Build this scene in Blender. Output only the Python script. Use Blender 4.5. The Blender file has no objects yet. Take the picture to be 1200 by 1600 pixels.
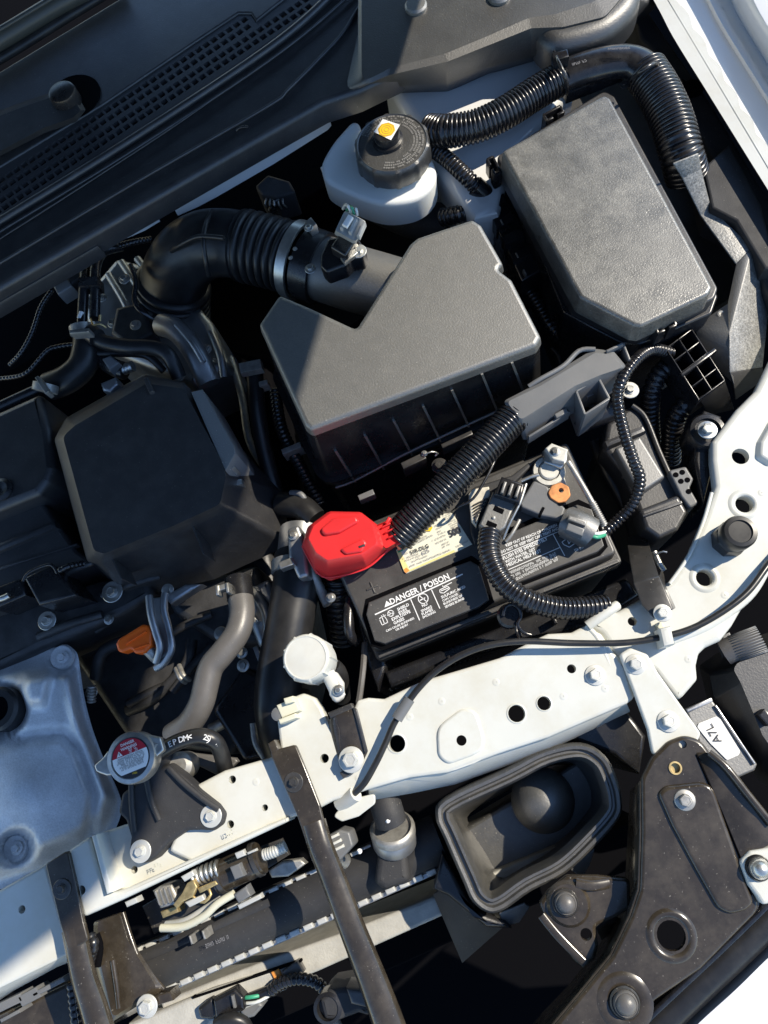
import bpy, math, random
from mathutils import Vector, Matrix
from mathutils.geometry import tessellate_polygon
random.seed(7)
scn = bpy.context.scene
COL = scn.collection
# ------------------------------------------------------------------ camera
FOC, TILT, ROLL, DIST = 1155.0, math.radians(18), math.radians(22.5), 0.70
_d = Vector((0, math.sin(TILT), -math.cos(TILT)))
_r0 = Vector((1, 0, 0)); _u0 = Vector((0, math.cos(TILT), math.sin(TILT)))
_R = _r0 * math.cos(ROLL) - _u0 * math.sin(ROLL)
_U = _r0 * math.sin(ROLL) + _u0 * math.cos(ROLL)
CAM = -_d * DIST
cam = bpy.data.cameras.new('camera'); camo = bpy.data.objects.new('camera', cam); COL.objects.link(camo)
cam.sensor_fit = 'VERTICAL'; cam.sensor_height = 36; cam.sensor_width = 27
cam.lens = 36 * FOC / 1600; cam.clip_start = 0.01; cam.clip_end = 2000
M3 = Matrix((_R, _U, -_d)).transposed()
camo.matrix_world = Matrix.Translation(CAM) @ M3.to_4x4()
scn.camera = camo
# ------------------------------------------------------------------ light
SUN_EL, SUN_AZ = math.radians(45), math.radians(83)      # azimuth from +Y (rear of car) towards +X (left fender)
SUN = Vector((math.sin(SUN_AZ) * math.cos(SUN_EL), math.cos(SUN_AZ) * math.cos(SUN_EL), math.sin(SUN_EL)))
w = bpy.data.worlds.new('World'); scn.world = w; w.use_nodes = True
nt = w.node_tree; bg = nt.nodes['Background']
sky = nt.nodes.new('ShaderNodeTexSky'); sky.sky_type = 'NISHITA'; sky.sun_disc = False
sky.sun_elevation = SUN_EL; sky.sun_rotation = SUN_AZ; sky.air_density = 1.0; sky.dust_density = 0.0; sky.ozone_density = 3.2
nt.links.new(sky.outputs[0], bg.inputs[0]); bg.inputs[1].default_value = 0.135
sl = bpy.data.lights.new('sun', 'SUN'); sl.energy = 3.55; sl.angle = math.radians(0.5); sl.color = (1, .905, .75)
so = bpy.data.objects.new('sun', sl); COL.objects.link(so); so.location = SUN * 3
so.rotation_euler = (-SUN).to_track_quat('-Z', 'Y').to_euler()
scn.view_settings.view_transform = 'Standard'; scn.view_settings.look = 'None'
scn.view_settings.exposure = 0.8; scn.view_settings.gamma = 1; scn.view_settings.use_curve_mapping = False
scn.cycles.max_bounces = 6; scn.cycles.diffuse_bounces = 3; scn.cycles.glossy_bounces = 3
scn.cycles.transmission_bounces = 3; scn.cycles.caustics_reflective = False; scn.cycles.caustics_refractive = False
scn.cycles.sample_clamp_indirect = 4
# ------------------------------------------------------------------ placing
def ray(px, py): return _R * ((px - 600) / FOC) + _U * ((800 - py) / FOC) + _d
def P(px, py, z):
    r = ray(px, py); return CAM + r * ((z - CAM.z) / r.z)
def depth(p): return (p - CAM).dot(_d)
def rp(n, px, py, z): return n * depth(P(px, py, z)) / FOC
def PP(pts, z=None): return [P(p[0], p[1], p[2] if len(p) > 2 else z) for p in pts]
# ------------------------------------------------------------------ materials
MATS = {}
def mat(name, base, rough=.5, metal=0, spec=.5, grain=0, gscale=900, var=0, vscale=25, dust=None, damt=0, coat=0, crough=.08, cior=1.5, rvar=0, sss=0, trans=0, specks=0, sparkle=0, dscale=38):
    m = bpy.data.materials.new(name); m.use_nodes = True; t = m.node_tree; N, L = t.nodes, t.links
    b = N['Principled BSDF']; I = b.inputs
    I['Base Color'].default_value = (*base, 1); I['Roughness'].default_value = rough; I['Metallic'].default_value = metal
    I['Specular IOR Level'].default_value = spec; I['Coat Weight'].default_value = coat; I['Coat Roughness'].default_value = crough; I['Coat IOR'].default_value = cior
    if sss: I['Subsurface Weight'].default_value = sss; I['Subsurface Radius'].default_value = (.012, .011, .010); I['Subsurface Scale'].default_value = 1
    if trans: I['Transmission Weight'].default_value = trans
    tc = N.new('ShaderNodeTexCoord'); geo = N.new('ShaderNodeNewGeometry')
    def noise(s, det=4, r=.6):
        n = N.new('ShaderNodeTexNoise'); n.inputs['Scale'].default_value = s; n.inputs['Detail'].default_value = det
        n.inputs['Roughness'].default_value = r; L.new(geo.outputs['Position'], n.inputs['Vector']); return n.outputs['Fac']
    def ramp(src, a, bb):
        r = N.new('ShaderNodeMapRange'); r.inputs['From Min'].default_value = a; r.inputs['From Max'].default_value = bb
        L.new(src, r.inputs['Value']); return r.outputs['Result']
    col = None
    def mix(src, ca, cb):
        x = N.new('ShaderNodeMix'); x.data_type = 'RGBA'
        L.new(src, x.inputs['Factor'])
        if isinstance(ca, tuple): x.inputs['A'].default_value = (*ca, 1)
        else: L.new(ca, x.inputs['A'])
        x.inputs['B'].default_value = (*cb, 1); return x.outputs['Result']
    col = base
    if var: col = mix(ramp(noise(vscale, 6), .35, .65), tuple(c * (1 - var) for c in base), tuple(min(1, c * (1 + var)) for c in base))
    if dust:
        f = ramp(noise(dscale, 8, .68), .44, .78); mm = N.new('ShaderNodeMath'); mm.operation = 'MULTIPLY'
        L.new(f, mm.inputs[0]); mm.inputs[1].default_value = damt; col = mix(mm.outputs[0], col, dust)
    if sparkle:  # fine grain and sparkle, both put into the base colour
        f = ramp(noise(650, 3, .7), .3, .7); hs = N.new('ShaderNodeHueSaturation'); mr = N.new('ShaderNodeMapRange')
        L.new(f, mr.inputs['Value']); mr.inputs['To Min'].default_value = 1 - sparkle; mr.inputs['To Max'].default_value = 1 + sparkle
        L.new(mr.outputs['Result'], hs.inputs['Value'])
        if isinstance(col, tuple): hs.inputs['Color'].default_value = (*col, 1)
        else: L.new(col, hs.inputs['Color'])
        col = hs.outputs['Color']
    if specks:
        f = ramp(noise(620, 2, .5), .71, .75); mm = N.new('ShaderNodeMath'); mm.operation = 'MULTIPLY'
        L.new(f, mm.inputs[0]); mm.inputs[1].default_value = specks; col = mix(mm.outputs[0], col, (.62, .58, .5))
    if not isinstance(col, tuple): L.new(col, I['Base Color'])
    if rvar:
        r = N.new('ShaderNodeMapRange'); L.new(noise(30, 7, .65), r.inputs['Value']); r.inputs['From Min'].default_value = .3; r.inputs['From Max'].default_value = .7
        r.inputs['To Min'].default_value = max(.03, rough - rvar); r.inputs['To Max'].default_value = min(1, rough + rvar); L.new(r.outputs['Result'], I['Roughness'])
    if grain:
        bp = N.new('ShaderNodeBump'); bp.inputs['Strength'].default_value = grain; bp.inputs['Distance'].default_value = .0006
        L.new(noise(gscale, 2), bp.inputs['Height']); L.new(bp.outputs[0], I['Normal'])
    MATS[name] = m; return m
mat('tex_plastic', (.058, .058, .052), .5, spec=1, grain=.7, gscale=620, rvar=.04, dust=(.15, .14, .12), damt=.3, dscale=90, specks=.4, sparkle=.3, coat=1, crough=.54, cior=2.1)
mat('cowl_plastic', (.035, .035, .034), .45, spec=.9, grain=.5, gscale=620, rvar=.05, dust=(.1, .1, .09), damt=.3, specks=.3, sparkle=.2, coat=.4, crough=.45, cior=1.7)
mat('fuse_plastic', (.07, .07, .064), .40, spec=1, grain=.6, gscale=640, rvar=.16, dust=(.27, .26, .225), damt=.55, dscale=55, specks=.6, sparkle=.5, coat=.6, crough=.5, cior=1.8)  # dust blotches also paint uneven glare into the lid colour
mat('black_plastic', (.012, .012, .014), .28, spec=.6, grain=.12, gscale=700, rvar=.1, dust=(.07, .068, .06), damt=.3, specks=.15)
mat('cover_plastic', (.024, .024, .026), .4, spec=.7, grain=.3, gscale=620, rvar=.08, dust=(.075, .072, .068), damt=.4, dscale=70, specks=.2, sparkle=.15, coat=.35, crough=.5, cior=1.7)
mat('matt_plastic', (.032, .032, .034), .62, spec=.4, grain=.25, gscale=800, rvar=.1, dust=(.07, .07, .07), damt=.4, specks=.25)
mat('conduit', (.011, .011, .013), .24, spec=.7, rvar=.12, dust=(.09, .085, .08), damt=.25, dscale=110)
mat('rubber', (.016, .016, .017), .36, spec=.45, rvar=.1, dust=(.07, .068, .062), damt=.35)
mat('grey_plastic', (.14, .145, .15), .45, spec=.6, grain=.15, rvar=.1, dust=(.2, .19, .18), damt=.3)
mat('grey_hose', (.11, .105, .10), .42, spec=.6, grain=.2, rvar=.1, dust=(.2, .19, .18), damt=.3, specks=.3)
mat('white_paint', (.645, .65, .60), .32, spec=.5, coat=.5, crough=.15, var=.03, vscale=14, dust=(.50, .46, .33), damt=.5, dscale=22, specks=.0)
mat('fender_paint', (.74, .75, .75), .2, spec=.5, coat=.8)
mat('bracket_steel', (.034, .027, .019), .27, spec=.42, grain=.06, gscale=260, rvar=.12, dust=(.12, .1, .075), damt=.5, dscale=50, specks=.35, coat=.45, crough=.14)
mat('dark_steel', (.035, .034, .033), .33, spec=.7, grain=.1, gscale=400, rvar=.1, dust=(.12, .11, .1), damt=.4, specks=.4)
mat('zinc', (.56, .56, .53), .38, metal=.9, rvar=.12, var=.12, vscale=120)
mat('dull_zinc', (.42, .41, .38), .5, metal=.7, rvar=.12, var=.2, vscale=150)
mat('white_washer', (.62, .62, .58), .45, metal=.35, rvar=.1)
mat('alu', (.42, .43, .44), .42, metal=.85, rvar=.1, var=.1, vscale=60, grain=.15, gscale=300)
mat('shield', (.66, .68, .70), .46, metal=.25, rvar=.1, var=.1, vscale=45, grain=.6, gscale=420, sparkle=.12, dust=(.45, .44, .42), damt=.25, dscale=60)
mat('engine_metal', (.06, .06, .062), .5, metal=.5, rvar=.12, var=.3, vscale=40, grain=.3, gscale=400)
mat('red_plastic', (.68, .028, .03), .38, spec=.5, var=.05, rvar=.06)
mat('lead', (.6, .585, .52), .55, metal=.1, var=.12, vscale=150)
mat('orange_plastic', (.98, .145, .01), .42, spec=.5, var=.05)
mat('copper', (.62, .26, .09), .55, metal=.25, var=.25, vscale=140)
mat('brass', (.55, .42, .2), .45, metal=.75, var=.3, vscale=120)
mat('tank_plastic', (.83, .86, .83), .38, spec=.45, sss=.35)
mat('white_plastic', (.60, .60, .555), .42, spec=.4, var=.04, vscale=60, dust=(.5, .46, .36), damt=.4)
mat('beige_plastic', (.66, .64, .5), .45)
mat('foil', (.62, .58, .48), .5, var=.25, vscale=90, grain=.3, gscale=200)
mat('foam', (.44, .43, .39), .8, var=.12, vscale=60, grain=.5, gscale=500)
mat('print_white', (.8, .8, .78), .6)
mat('print_black', (.025, .025, .03), .6)
mat('print_grey', (.2, .2, .21), .6)
mat('label_white', (.84, .84, .82), .5, var=.03)
mat('label_yellow', (.78, .68, .28), .5, var=.05)
mat('print_soft', (.36, .35, .33), .6)
mat('vent_plastic', (.04, .041, .045), .5, spec=.6)
mat('scoop_plastic', (.055, .054, .05), .42, spec=.9, grain=.3, gscale=700, rvar=.1, dust=(.16, .15, .13), damt=.6, specks=.4, coat=.4, crough=.4, cior=1.8)
mat('label_cream', (.76, .74, .6), .5, var=.04)
mat('yellow', (.85, .56, .01), .5)
mat('label_red', (.42, .012, .03), .45)
mat('label_orange', (.75, .3, .06), .5)
mat('green', (.03, .3, .13), .5)
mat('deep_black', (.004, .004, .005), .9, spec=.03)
mat('felt', (.012, .012, .013), .95, spec=.1)
mat('pad', (.17, .17, .165), .6, grain=.8, gscale=700, specks=.6)
mat('scuffed_sparkle', (.22, .22, .21), .45, var=.3, vscale=300, grain=.9, gscale=420, spec=.7, sparkle=.5, dust=(.4, .39, .36), damt=.6, dscale=120)  # scuffs, plus the lit sparkle of the stay face put into the colour
mat('light_grey', (.4, .41, .4), .4, spec=.6, var=.1, vscale=90)
mat('battery', (.046, .044, .042), .45, spec=.8, grain=.2, gscale=1000, rvar=.1, dust=(.1, .098, .09), damt=.5, specks=.35)
mat('glass_dark', (.012, .014, .018), .12, spec=.6)
mat('wiper_trim', (.05, .052, .045), .4, spec=.6)
mat('mesh_fin', (.05, .05, .05), .5, metal=.6)
mat('wire_white', (.7, .72, .7), .4); mat('wire_green', (.05, .35, .2), .4)
# ------------------------------------------------------------------ objects
WLD = {}
def reg(o, wpos, parent):
    COL.objects.link(o); WLD[o] = wpos
    if parent is not None: o.parent = parent; o.location = wpos - WLD[parent]
    else: o.location = wpos
    return o
def tag(o, label, cat=None, group=None, kind=None):
    if label: o['label'] = label
    if cat: o['category'] = cat
    if group: o['group'] = group
    if kind: o['kind'] = kind
    return o
def thing(name, label, cat, at, group=None):
    o = bpy.data.objects.new(name, None); o.empty_display_size = .02
    reg(o, P(*at), None); return tag(o, label, cat, group)
class MB:
    def __init__(s): s.v = []; s.f = []; s.flat = set()
    def add(s, vs, fs, flat=False):
        n = len(s.v); s.v += [Vector(v) for v in vs]
        for f in fs:
            if flat: s.flat.add(len(s.f))
            s.f.append(tuple(i + n for i in f))
    def build(s, name, m, parent=None, ang=35, smooth=True):
        c = Vector((0, 0, 0))
        for v in s.v: c += v
        c /= max(1, len(s.v))
        idx, vv, mp = {}, [], []
        for v in s.v:
            k = (round(v.x * 2e6), round(v.y * 2e6), round(v.z * 2e6))
            if k not in idx: idx[k] = len(vv); vv.append(v - c)
            mp.append(idx[k])
        ff, fl = [], set()
        for i, f in enumerate(s.f):
            g = []
            for q in f:
                if mp[q] not in g: g.append(mp[q])
            if len(g) > 2:
                if i in s.flat: fl.add(len(ff))
                ff.append(g)
        s.flat = fl
        me = bpy.data.meshes.new(name); me.from_pydata(vv, [], ff)
        if smooth:
            for p in me.polygons: p.use_smooth = True
            me.set_sharp_from_angle(angle=math.radians(ang))
            for i, p in enumerate(me.polygons): p.use_smooth = i not in s.flat
        me.materials.append(MATS[m])
        return reg(bpy.data.objects.new(name, me), c, parent)
def area2(p): return sum(p[i].x * p[(i + 1) % len(p)].y - p[(i + 1) % len(p)].x * p[i].y for i in range(len(p)))
def ccw(p): return p if area2(p) > 0 else p[::-1]
def rnd(pts, r, n=4):
    """fillet every corner; pts are vectors in world xy (z kept)"""
    if r <= 0: return list(pts)
    out = []; k = len(pts)
    for i in range(k):
        a, b, c = pts[i - 1], pts[i], pts[(i + 1) % k]
        u, v = a - b, c - b; lu, lv = u.length, v.length
        if lu < 1e-7 or lv < 1e-7: out += [b.copy() for _ in range(n + 1)]; continue
        u /= lu; v /= lv; ang = u.angle(v, math.pi)
        t = min(r / max(.05, math.tan(ang / 2)), lu * .45, lv * .45)
        p, q = b + u * t, b + v * t
        for j in range(n + 1):
            s = j / n; out.append(p * (1 - s) ** 2 + b * (2 * s * (1 - s)) + q * s * s)
    return out
def off(pts, d):
    """offset a CCW outline outward by d (xy), z kept"""
    if abs(d) < 1e-9: return [p.copy() for p in pts]
    out = []; k = len(pts)
    for i in range(k):
        b = pts[i]; j = i - 1
        while (pts[j] - b).length < 1e-6 and j > i - k: j -= 1
        a = pts[j]; j = i + 1
        while (pts[j % k] - b).length < 1e-6 and j < i + k: j += 1
        c = pts[j % k]
        u = (b - a); v = (c - b); u.z = v.z = 0
        if u.length < 1e-9 or v.length < 1e-9: out.append(b.copy()); continue
        u.normalize(); v.normalize()
        n1 = Vector((u.y, -u.x, 0)); n2 = Vector((v.y, -v.x, 0)); m = n1 + n2
        if m.length < .2: m = n1
        m.normalize(); m *= d / max(.35, m.dot(n1)); out.append(b + m)
    return out
def bridge(mb, A, B, closed=True):
    k = len(A); fs = []
    for i in range(k if closed else k - 1):
        j = (i + 1) % k; fs.append((i, j, k + j, k + i))
    mb.add(A + B, fs)
def circ(c, r, n=20, ry=None, rot=0):
    ry = ry or r; o = []
    for i in range(n):
        a = 2 * math.pi * i / n; x, y = r * math.cos(a), ry * math.sin(a)
        o.append(Vector((c.x + x * math.cos(rot) - y * math.sin(rot), c.y + x * math.sin(rot) + y * math.cos(rot), c.z)))
    return o
def solid_mb(mb, pts, ztop, zbot, bev=.002, seg=3, taper=0, round_=0, holes=(), bottom=False, n=4, hn=20, hrot=.4):
    """prism from pixel outline (traced at ztop): bevelled top, drafted sides, through holes (px,py,rpx)"""
    base = ccw(rnd(PP(pts, ztop), round_, n))
    for p in base: p.z = 0
    h = ztop - zbot; bev = min(bev, h * .9)
    rings = [(taper, zbot)]
    for i in range(seg + 1):
        a = i / seg * math.pi / 2; rings.append((-bev * (1 - math.cos(a)), ztop - bev + bev * math.sin(a)))
    R = []
    for o_, z in rings:
        r = off(base, o_)
        for p in r: p.z = z
        R.append(r)
    for a, b in zip(R, R[1:]): bridge(mb, a, b)
    hs = []
    for hpx in holes:
        c = P(hpx[0], hpx[1], ztop); r = rp(hpx[2], hpx[0], hpx[1], ztop); hs.append(circ(c, r, hn, rot=hrot)[::-1])
    loops = [R[-1]] + hs; allv = [p for l in loops for p in l]
    if True:
        tris = tessellate_polygon(loops)
        fs = []
        for t in tris:
            a, b, c = (allv[i] for i in t)
            fs.append(t if (b - a).cross(c - a).z > 0 else (t[0], t[2], t[1]))
        mb.add(allv, fs, True)
    for hl in hs:
        lo = [Vector((p.x, p.y, zbot)) for p in hl]; bridge(mb, lo, hl)
    if bottom:
        lo = [R[0]] + [[Vector((p.x, p.y, zbot)) for p in l] for l in hs]; av = [p for l in lo for p in l]
        fs = []
        for t in tessellate_polygon(lo):
            a, b, c = (av[i] for i in t); fs.append(t if (b - a).cross(c - a).z < 0 else (t[0], t[2], t[1]))
        mb.add(av, fs, True)
def solid(name, pts, ztop, zbot, m, parent=None, **k):
    mb = MB(); solid_mb(mb, pts, ztop, zbot, **k); return mb.build(name, m, parent)
def loft(name, rings, m, parent=None, round_=.0, n=4, cap=True, ang=35, zs=True):
    """rings: list of (pixel outline, z[, fillet]) bottom first, equal corner counts"""
    mb = MB(); R = []
    for g in rings:
        p = PP(g[0], g[1]); R.append(rnd(p, g[2] if len(g) > 2 else round_, n))
    flip = area2(R[-1]) < 0
    if flip: R = [r[::-1] for r in R]
    for a, b in zip(R, R[1:]): bridge(mb, a, b)
    if cap:
        fs = []
        for t in tessellate_polygon([R[-1]]):
            a, b, c = (R[-1][i] for i in t); fs.append(t if (b - a).cross(c - a).z > 0 else (t[0], t[2], t[1]))
        mb.add(R[-1], fs, True)
    return mb.build(name, m, parent, ang)
def profile(name, pts, rings, m, parent=None, round_=0, n=5, ztrace=0, cap=False, ang=40):
    """outline swept by (offset, z) rings"""
    mb = MB(); base = ccw(rnd(PP(pts, ztrace), round_, n)); R = []
    for o_, z in rings:
        r = off(base, o_)
        for p in r: p.z = z
        R.append(r)
    for a, b in zip(R, R[1:]): bridge(mb, a, b)
    if cap:
        fs = []
        for t in tessellate_polygon([R[-1]]):
            a, b, c = (R[-1][i] for i in t); fs.append(t if (b - a).cross(c - a).z > 0 else (t[0], t[2], t[1]))
        mb.add(R[-1], fs, True)
    return mb.build(name, m, parent, ang)
def facet(name, verts, faces, m, parent=None, thick=.002, ang=25):
    mb = MB(); vs = [P(*v) for v in verts]; mb.add(vs, faces)
    o = mb.build(name, m, parent, ang)
    md = o.modifiers.new('thickness', 'SOLIDIFY'); md.thickness = thick; md.offset = -1
    bv = o.modifiers.new('edge', 'BEVEL'); bv.width = .0009; bv.segments = 2; bv.limit_method = 'ANGLE'; bv.angle_limit = .4
    return o
def spline(pts, n=8):
    out = []; k = len(pts)
    for i in range(k - 1):
        p0, p1, p2, p3 = pts[max(0, i - 1)], pts[i], pts[i + 1], pts[min(k - 1, i + 2)]
        for j in range(n):
            t = j / n
            out.append(.5 * ((2 * p1) + (p2 - p0) * t + (2 * p0 - 5 * p1 + 4 * p2 - p3) * t * t + (3 * p1 - p0 - 3 * p2 + p3) * t ** 3))
    out.append(pts[-1]); return out
def resample(path, rad, step):
    L = [0]
    for a, b in zip(path, path[1:]): L.append(L[-1] + (b - a).length)
    n = max(2, int(round(L[-1] / step))); o, r, j = [], [], 0
    for i in range(n + 1):
        s = L[-1] * i / n
        while j < len(L) - 2 and L[j + 1] < s: j += 1
        t = (s - L[j]) / max(1e-9, L[j + 1] - L[j]); t = min(1, max(0, t))
        o.append(path[j].lerp(path[j + 1], t)); r.append(rad[j] * (1 - t) + rad[j + 1] * t)
    return o, r, L[-1]
def sweep(mb, path, radii, sides=16, caps=True, flat=None):
    """round tube along path; flat=(axis,k) squeezes the section"""
    k = len(path); T = [(path[min(k - 1, i + 1)] - path[max(0, i - 1)]).normalized() for i in range(k)]
    ref = Vector((0, 0, 1))
    if abs(T[0].dot(ref)) > .95: ref = Vector((0, 1, 0))
    nrm = (ref - T[0] * ref.dot(T[0])).normalized(); V = []
    for i in range(k):
        nrm = (nrm - T[i] * nrm.dot(T[i])).normalized(); bi = T[i].cross(nrm)
        for s in range(sides):
            a = 2 * math.pi * s / sides; kx = flat if flat else 1
            V.append(path[i] + (nrm * math.cos(a) * kx + bi * math.sin(a)) * radii[i])
    F = []
    for i in range(k - 1):
        for s in range(sides):
            t = (s + 1) % sides; F.append((i * sides + s, i * sides + t, (i + 1) * sides + t, (i + 1) * sides + s))
    mb.add(V, F)
    if caps:
        mb.add(V[:sides], [tuple(range(sides))[::-1]], True); mb.add(V[-sides:], [tuple(range(sides))], True)
def tube_mb(mb, pts, r, sides=16, corr=None, amp=.16, step=.004, caps=True, flat=None, n=10):
    """pts (px,py,z[,r_px]); r in px; corr = corrugation pitch in m"""
    w_ = [P(p[0], p[1], p[2]) for p in pts]
    rr = [rp(p[3] if len(p) > 3 else r, p[0], p[1], p[2]) for p in pts]
    path = spline(w_, n); rad = []
    for i in range(len(path)):
        t = i / n; j = min(len(rr) - 2, int(t)); rad.append(rr[j] + (rr[j + 1] - rr[j]) * (t - j))
    if not corr:
        q, r2, _ = resample(path, rad, step); sweep(mb, q, r2, sides, caps, flat); return
    q, r2, L = resample(path, rad, corr / 6)
    prof = [0, .85, 1, 1, .85, 0]
    r3 = [x * (1 - amp * (1 - prof[i % 6])) for i, x in enumerate(r2)]
    sweep(mb, q, r3, sides, caps, flat)
def tube(name, pts, r, m, parent=None, **k):
    mb = MB(); tube_mb(mb, pts, r, **k); return mb.build(name, m, parent, 50)
def lathe_mb(mb, prof, c, axis=Vector((0, 0, 1)), seg=28, wob=None):
    axis = axis.normalized(); q = axis.to_track_quat('Z', 'Y'); V = []
    for r, z in prof:
        for s in range(seg):
            a = 2 * math.pi * s / seg; rr = r * (wob(a, r, z) if wob else 1)
            V.append(c + q @ Vector((rr * math.cos(a), rr * math.sin(a), z)))
    F = []
    for i in range(len(prof) - 1):
        for s in range(seg):
            t = (s + 1) % seg; F.append((i * seg + s, i * seg + t, (i + 1) * seg + t, (i + 1) * seg + s))
    mb.add(V, F); mb.add(V[-seg:], [tuple(range(seg))], True)
def lathe(name, prof, c, m, parent=None, axis=Vector((0, 0, 1)), seg=28, wob=None, ang=35):
    mb = MB(); lathe_mb(mb, prof, c, axis, seg, wob); return mb.build(name, m, parent, ang)
def box_mb(mb, a, b, wpx, z0, z1, bev=.0012):
    """bar between two pixels, width in px"""
    dx, dy = b[0] - a[0], b[1] - a[1]; l = math.hypot(dx, dy); nx, ny = -dy / l * wpx / 2, dx / l * wpx / 2
    solid_mb(mb, [(a[0] + nx, a[1] + ny), (b[0] + nx, b[1] + ny), (b[0] - nx, b[1] - ny), (a[0] - nx, a[1] - ny)], z1, z0, bev=bev, seg=2, bottom=True)
def bar(name, a, b, wpx, z0, z1, m, parent=None, bev=.0012):
    mb = MB(); box_mb(mb, a, b, wpx, z0, z1, bev); return mb.build(name, m, parent)
# -------- bolts: one mesh per kind, unit flange radius
BOLT = {}
def bolt_mesh(kind):
    mb = MB(); Z = Vector((0, 0, 0))
    hexa = lambda a, r, z: 1 / max(math.cos(((a + math.pi / 6) % (math.pi / 3)) - math.pi / 6), .5) * .866 if .3 < r < .75 and z > .16 else 1
    if kind == 'flange':
        lathe_mb(mb, [(1, 0), (1, .08), (.95, .13), (.72, .17), (.64, .2)], Z, seg=30)
        lathe_mb(mb, [(.62, .17), (.62, .62), (.56, .70), (.40, .71), (.38, .67), (.02, .67)], Z, seg=36, wob=hexa)
        for a in (0, 1, 2): lathe_mb(mb, [(.07, .66), (.07, .69), (.01, .69)], Vector((.18 * math.cos(a * 2.1), .18 * math.sin(a * 2.1), 0)), seg=8)
    elif kind == 'washer':                       # wide washer, small head
        lathe_mb(mb, [(1, 0), (1, .1), (.96, .13), (.62, .13)], Z, seg=32)
        lathe_mb(mb, [(.56, .12), (.56, .2), (.5, .22)], Z, seg=28)
        lathe_mb(mb, [(.44, .17), (.44, .5), (.40, .56), (.28, .56), (.27, .53), (.02, .53)], Z, seg=36, wob=lambda a, r, z: 1 / max(math.cos(((a + math.pi / 6) % (math.pi / 3)) - math.pi / 6), .5) * .866 if r > .38 else 1)
    elif kind == 'stud':
        lathe_mb(mb, [(1, 0), (1, .3), (.9, .4), (.55, .45), (.5, .9), (.42, .98), (.02, .98)], Z, seg=18)
    me = bpy.data.meshes.new('bolt'); me.from_pydata(mb.v, [], mb.f)
    for p in me.polygons: p.use_smooth = True
    me.set_sharp_from_angle(angle=math.radians(33))
    for i, p in enumerate(me.polygons): p.use_smooth = i not in mb.flat
    return me
def bolt(parent, px, py, z, r, m='zinc', kind='flange', name='bolt', tilt=None):
    if (kind, m) not in BOLT:
        me = bolt_mesh(kind); me.materials.append(MATS[m]); BOLT[(kind, m)] = me
    o = bpy.data.objects.new(name, BOLT[(kind, m)]); s = rp(r, px, py, z)
    o.scale = (s, s, s); o.rotation_euler = (tilt[0] if tilt else random.uniform(-.03, .03), tilt[1] if tilt else random.uniform(-.03, .03), random.uniform(0, 6))
    return reg(o, P(px, py, z), parent)
# -------- print
def text_mb(mb, s, a, b, z, hf=1.0, bold=0.0, lift=.0004):
    cu = bpy.data.curves.new('t', 'FONT'); cu.body = s; cu.resolution_u = 2; cu.offset = bold
    ob = bpy.data.objects.new('t', cu); me = bpy.data.meshes.new_from_object(ob)
    if not me.vertices: return
    xs = [v.co.x for v in me.vertices]; x0, x1 = min(xs), max(xs)
    A, B = P(a[0], a[1], z + lift), P(b[0], b[1], z + lift); d = B - A; k = d.length / (x1 - x0); d.normalize()
    u = Vector((-d.y, d.x, 0))
    mb.add([A + d * ((v.co.x - x0) * k) + u * (v.co.y * k * hf) for v in me.vertices], [tuple(p.vertices) for p in me.polygons], True)
    bpy.data.objects.remove(ob); bpy.data.curves.remove(cu); bpy.data.meshes.remove(me)
def scrib_mb(mb, a, b, hpx, z, seed=0, lift=.0004, dens=.8):
    """fine print too small to read: a row of little irregular strokes"""
    rg = random.Random(seed); A, B = P(a[0], a[1], z + lift), P(b[0], b[1], z + lift); d = B - A; L = d.length; d.normalize()
    u = Vector((-d.y, d.x, 0)); h = rp(hpx, a[0], a[1], z); s = 0
    while s < L:
        wl = h * rg.uniform(.35, .6)
        if rg.random() < .16: s += h * .5; continue
        for (x0, y0, x1, y1) in rg.sample([(0, 0, .25, 1), (0, .8, 1, 1), (0, 0, 1, .2), (.75, 0, 1, 1), (0, .42, 1, .6)], 3):
            if s + wl > L: break
            mb.add([A + d * (s + x * wl) + u * (y * h) for x, y in ((x0, y0), (x1, y0), (x1, y1), (x0, y1))], [(0, 1, 2, 3)], True)
        s += wl * 1.3
def line_mb(mb, a, b, wpx, z, lift=.0004):
    A, B = P(a[0], a[1], z + lift), P(b[0], b[1], z + lift); d = (B - A).normalized(); u = Vector((-d.y, d.x, 0)) * rp(wpx, a[0], a[1], z) / 2
    mb.add([A - u, B - u, B + u, A + u], [(0, 1, 2, 3)], True)
def ring_mb(mb, c, r0, r1, n=24):
    bridge(mb, circ(c, r1, n), circ(c, r0, n))
def poly_mb(mb, pts, z, lift=.0004):
    vs = [P(p[0], p[1], z + lift) for p in pts]; vs = ccw(vs); mb.add(vs, [tuple(range(len(vs)))], True)

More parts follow.
